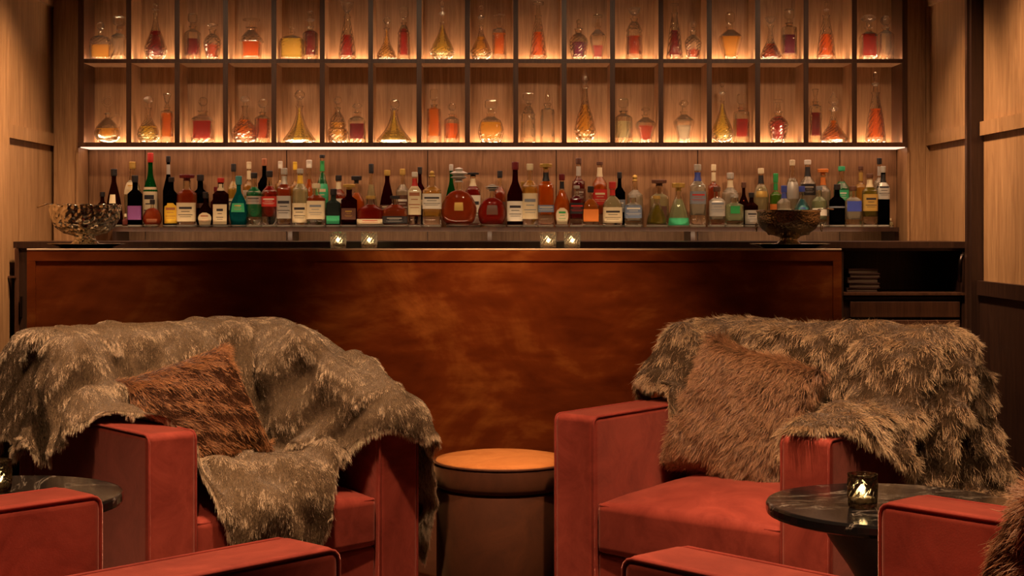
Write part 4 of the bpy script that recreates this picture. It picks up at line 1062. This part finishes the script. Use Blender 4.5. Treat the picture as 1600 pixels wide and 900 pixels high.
INNER = [(-.85, .515, .32), (-.36, .505, .79), (-.31, .485, .84), (-.26, .44, .865), (-.13, .31, .870), (-.06, .25, .85), (0, .225, .80), (.24, .15, .58), (.36, .09, .485), (.46, .0, .447), (.70, -.25, .437), (.86, -.42, .405), (.90, -.462, .38), (1.25, -.475, .03)]
ARMF = [(-.85, .515, .32), (-.36, .505, .79), (-.31, .485, .84), (-.26, .44, .865), (-.08, .27, .872), (0, .19, .855), (.64, -.43, .648), (.68, -.470, .63), (1.0, -.480, .31)]
ARML = [(-.85, .515, .32), (-.36, .505, .79), (-.31, .485, .84), (-.26, .44, .865), (-.08, .27, .872), (0, .19, .855), (.06, .15, .80), (.16, .09, .70), (.23, .03, .655), (.64, -.40, .640), (.72, -.470, .63), (1.0, -.480, .31)]
def throw(name, label_, chair, sl, sr, tb, t0, armL, armR, folds, hide, seed, flareR=.15, flareL=.15, ns=150, nt=110, bellow=.018):
    vs = []; fs = []
    o_ = chair
    for i in range(ns + 1):
        s = sl + (sr - sl) * i / ns
        te = pl(t0, s); tbb = pl(tb, s) if isinstance(tb, list) else tb
        for j in range(nt + 1):
            t = tbb + (te - tbb) * j / nt
            a = abs(s)
            w_ = sst(.24, .36, a) if t > 0 else 0
            yi, zi = pl(INNER, t); ya, za = pl(armR if s > 0 else armL, t)
            y = yi * (1 - w_) + ya * w_; z = zi * (1 - w_) + za * w_
            x = s
            if a > .455:
                d = a - .455; rc = .035; fl = flareR if s > 0 else flareL
                if d < rc * PI / 2:
                    an = d / rc; xo = rc * math.sin(an); dz = rc * (1 - math.cos(an))
                else:
                    xo = rc + (d - rc * PI / 2) * fl; dz = rc + (d - rc * PI / 2)
                x = math.copysign(.455 + xo, s); z -= dz
            z = max(z, .02)
            vs.append((x, y, z))
    W = nt + 1
    for i in range(ns):
        for j in range(nt):
            fs.append((i * W + j, i * W + j + 1, (i + 1) * W + j + 1, (i + 1) * W + j))
    P = np.array(vs).reshape(ns + 1, nt + 1, 3)
    # relax so corners get round
    for _ in range(10):
        Q = P.copy(); Q[1:-1, 1:-1] = (P[:-2, 1:-1] + P[2:, 1:-1] + P[1:-1, :-2] + P[1:-1, 2:]) / 4
        P = P * .5 + Q * .5
    du = np.gradient(P, axis=0); dv = np.gradient(P, axis=1)
    N = np.cross(du, dv); N /= np.linalg.norm(N, axis=2)[..., None] + 1e-9
    if N[ns // 2, nt // 4, 2] < 0: N = -N; flip = True
    else: flip = False
    ss = np.linspace(sl, sr, ns + 1)[:, None] * np.ones((1, nt + 1))
    tt = np.array([[(pl(tb, sl + (sr - sl) * i / ns) if isinstance(tb, list) else tb) + (pl(t0, sl + (sr - sl) * i / ns) - (pl(tb, sl + (sr - sl) * i / ns) if isinstance(tb, list) else tb)) * j / nt for j in range(nt + 1)] for i in range(ns + 1)])
    flat = np.stack([ss.ravel(), tt.ravel(), np.zeros(ss.size)], 1)
    disp = bellow * sfield(flat, 7, seed).reshape(ss.shape) + bellow * .5 * sfield(flat, 16, seed + 1).reshape(ss.shape)
    for (s0, t0_, s1, t1, wd, amp) in folds:   # ridge or crease along a segment in (s,t)
        dx, dy = s1 - s0, t1 - t0_; ll = math.hypot(dx, dy)
        k = np.clip(((ss - s0) * dx + (tt - t0_) * dy) / ll ** 2, 0, 1)
        dist = np.hypot(ss - s0 - k * dx, tt - t0_ - k * dy)
        disp += amp * np.exp(-(dist / wd) ** 2)
    P = P + N * (.012 + np.maximum(disp, -.004))[..., None]
    if flip: fs = [f[::-1] for f in fs]
    me = bpy.data.meshes.new(name); me.from_pydata([tuple(q) for q in P.reshape(-1, 3)], [], fs); me.materials.append(MATS[hide])
    me.polygons.foreach_set('use_smooth', [True] * len(me.polygons)); me.update()
    o = bpy.data.objects.new(name, me); C.objects.link(o)
    o.location = chair.location; o.rotation_euler = chair.rotation_euler
    tag(o, label_, 'blanket')
    return o

def comb_down(p, n):
    d = np.zeros_like(p); d[:, 2] = -1.0
    d[:, 1] -= .25
    d[:, 0] += .15 * np.sign(p[:, 0])
    return d
tL = throw('fur_throw', 'smooth taupe faux fur throw draped over back, arm and seat', chL,
    -.80, 1.02, -.62,
    [(-.80, -.02), (-.66, .20), (-.56, .32), (-.47, .40), (-.40, .44), (-.33, .62), (-.28, .92), (-.16, 1.06), (-.04, 1.10), (.06, 1.06), (.14, .92), (.22, .80), (.30, .72), (.36, .76), (.44, .78), (.50, .74), (.60, .70), (.80, .66), (1.02, .60)],
    ARML, ARMF,
    [(.10, .02, .02, .46, .030, .045), (.155, .0, .09, .42, .022, -.03), (.22, -.02, .17, .50, .032, .04), (.30, .08, .26, .58, .03, .035), (.36, .12, .34, .60, .028, .05),
     (.34, .30, .20, .62, .03, -.02), (.47, .30, .40, .62, .03, .04), (.05, .55, .22, .78, .05, .045), (.25, .52, .20, .80, .035, .05), (-.05, .62, .12, .95, .04, .03), (-.20, .70, -.02, 1.0, .045, .035),
     (-.25, .75, .1, .8, .05, .03), (-.42, .05, -.60, .26, .035, .04), (-.30, .02, -.55, -.10, .035, .03), (-.36, .22, -.58, .36, .035, .045), (.56, .20, .66, .60, .045, .04), (.70, .05, .85, .55, .04, .04), (-.2, .0, -.24, .35, .05, .03)],
    'hide_taupe', 11, flareR=.09, flareL=.22, bellow=.026)
fur('fur', tL, 330000, .030, comb_down, 'fur_taupe', .0005, .38, 3, .22, lk=.5)
tR = throw('fur_throw', 'shaggy wolf-brown faux fur throw over back and arm beside the marble table', chR,
    -.66, 1.02, -.60,
    [(-.66, .10), (-.55, .18), (-.47, .22), (-.36, .24), (-.30, .40), (.0, .48), (.20, .48), (.26, .60), (.30, .69), (.42, .69), (.47, .64), (.55, .46), (.65, .34), (.80, .22), (.92, .02), (1.02, -.25)],
    ARML, ARML,
    [(.28, .0, .36, .45, .05, .03), (.42, .1, .60, .35, .045, .035), (.52, -.2, .75, .10, .04, .035), (.2, .02, .3, .3, .05, .03), (.60, -.3, .95, -.15, .04, .03), (-.40, .0, -.45, .2, .05, .03)],
    'hide_wolf', 21, flareR=.30, flareL=.15)
fur('fur', tR, 190000, .048, comb_down, 'fur_wolf', .0007, .45, 4, .45)

# ------------------------------------------------------------------ fur cushions
def cushion(label_, loc, rot, sx, sz, th, hide, fmat, n, seed, length, comb):
    N_ = 36; P = []; fs = []
    for side in (1, -1):
        for i in range(N_ + 1):
            for j in range(N_ + 1):
                u = i / N_ * 2 - 1; v = j / N_ * 2 - 1
                uu = math.copysign(abs(u) ** .85, u); vv = math.copysign(abs(v) ** .85, v)
                pin = 1 - .09 * (1 - abs(v) ** 3) * abs(u) ** 6
                pin2 = 1 - .09 * (1 - abs(u) ** 3) * abs(v) ** 6
                k = ((1 - u ** 4) * (1 - v ** 4)) ** .55
                P.append((uu * sx / 2 * pin, side * th / 2 * k, vv * sz / 2 * pin2))
    W = N_ + 1; off = W * W
    for i in range(N_):
        for j in range(N_):
            q = i * W + j
            fs.append((q, q + 1, q + W + 1, q + W)); fs.append((off + q, off + q + W, off + q + W + 1, off + q + 1))
    m = MB().add(P, fs); me = m.mesh('fur_cushion', hide, True)
    bm = bmesh.new(); bm.from_mesh(me); bmesh.ops.remove_doubles(bm, verts=bm.verts, dist=.0005); bmesh.ops.recalc_face_normals(bm, faces=bm.faces); bm.to_mesh(me); bm.free()
    me.update()
    o = bpy.data.objects.new('fur_cushion', me); C.objects.link(o); o.location = loc; o.rotation_euler = rot
    tag(o, label_, 'cushion')
    fur('fur', o, n, length, comb, fmat, .0008, .42, seed, .4)
    return o
def rotm(rz, lean, roll):
    return (Matrix.Rotation(rz, 3, 'Z') @ Matrix.Rotation(lean, 3, 'X') @ Matrix.Rotation(roll, 3, 'Y')).to_euler()
cushion('rust brown fur cushion lying tilted on the smooth taupe throw', (-.945, 4.90, .600), rotm(math.radians(36), math.radians(-24), math.radians(-15)), .42, .38, .15, 'hide_rust', 'fur_rust', 60000, 41, .045,
    lambda p, n: np.stack([np.full(len(p), .5), np.zeros(len(p)), -np.ones(len(p))], 1))
cushion('brown fur cushion upright against the shaggy throw', (.812, 4.90, .600), rotm(math.radians(-34), math.radians(-20), math.radians(13)), .42, .43, .15, 'hide_brown', 'fur_brown', 70000, 42, .055,
    lambda p, n: np.stack([np.full(len(p), -.1), np.zeros(len(p)), -np.ones(len(p))], 1))
cushion('brown fur cushion in the near armchair, cropped by the frame edge', (.835 + .67 * .16 + .74 * .03, 2.70 - .74 * .16 + .67 * .03, .585), rotm(math.radians(a3), math.radians(-20), math.radians(-8)), .40, .38, .15, 'hide_brown', 'fur_brown', 50000, 43, .065,
    lambda p, n: np.stack([np.full(len(p), .1), np.full(len(p), -.4), -np.ones(len(p))], 1))
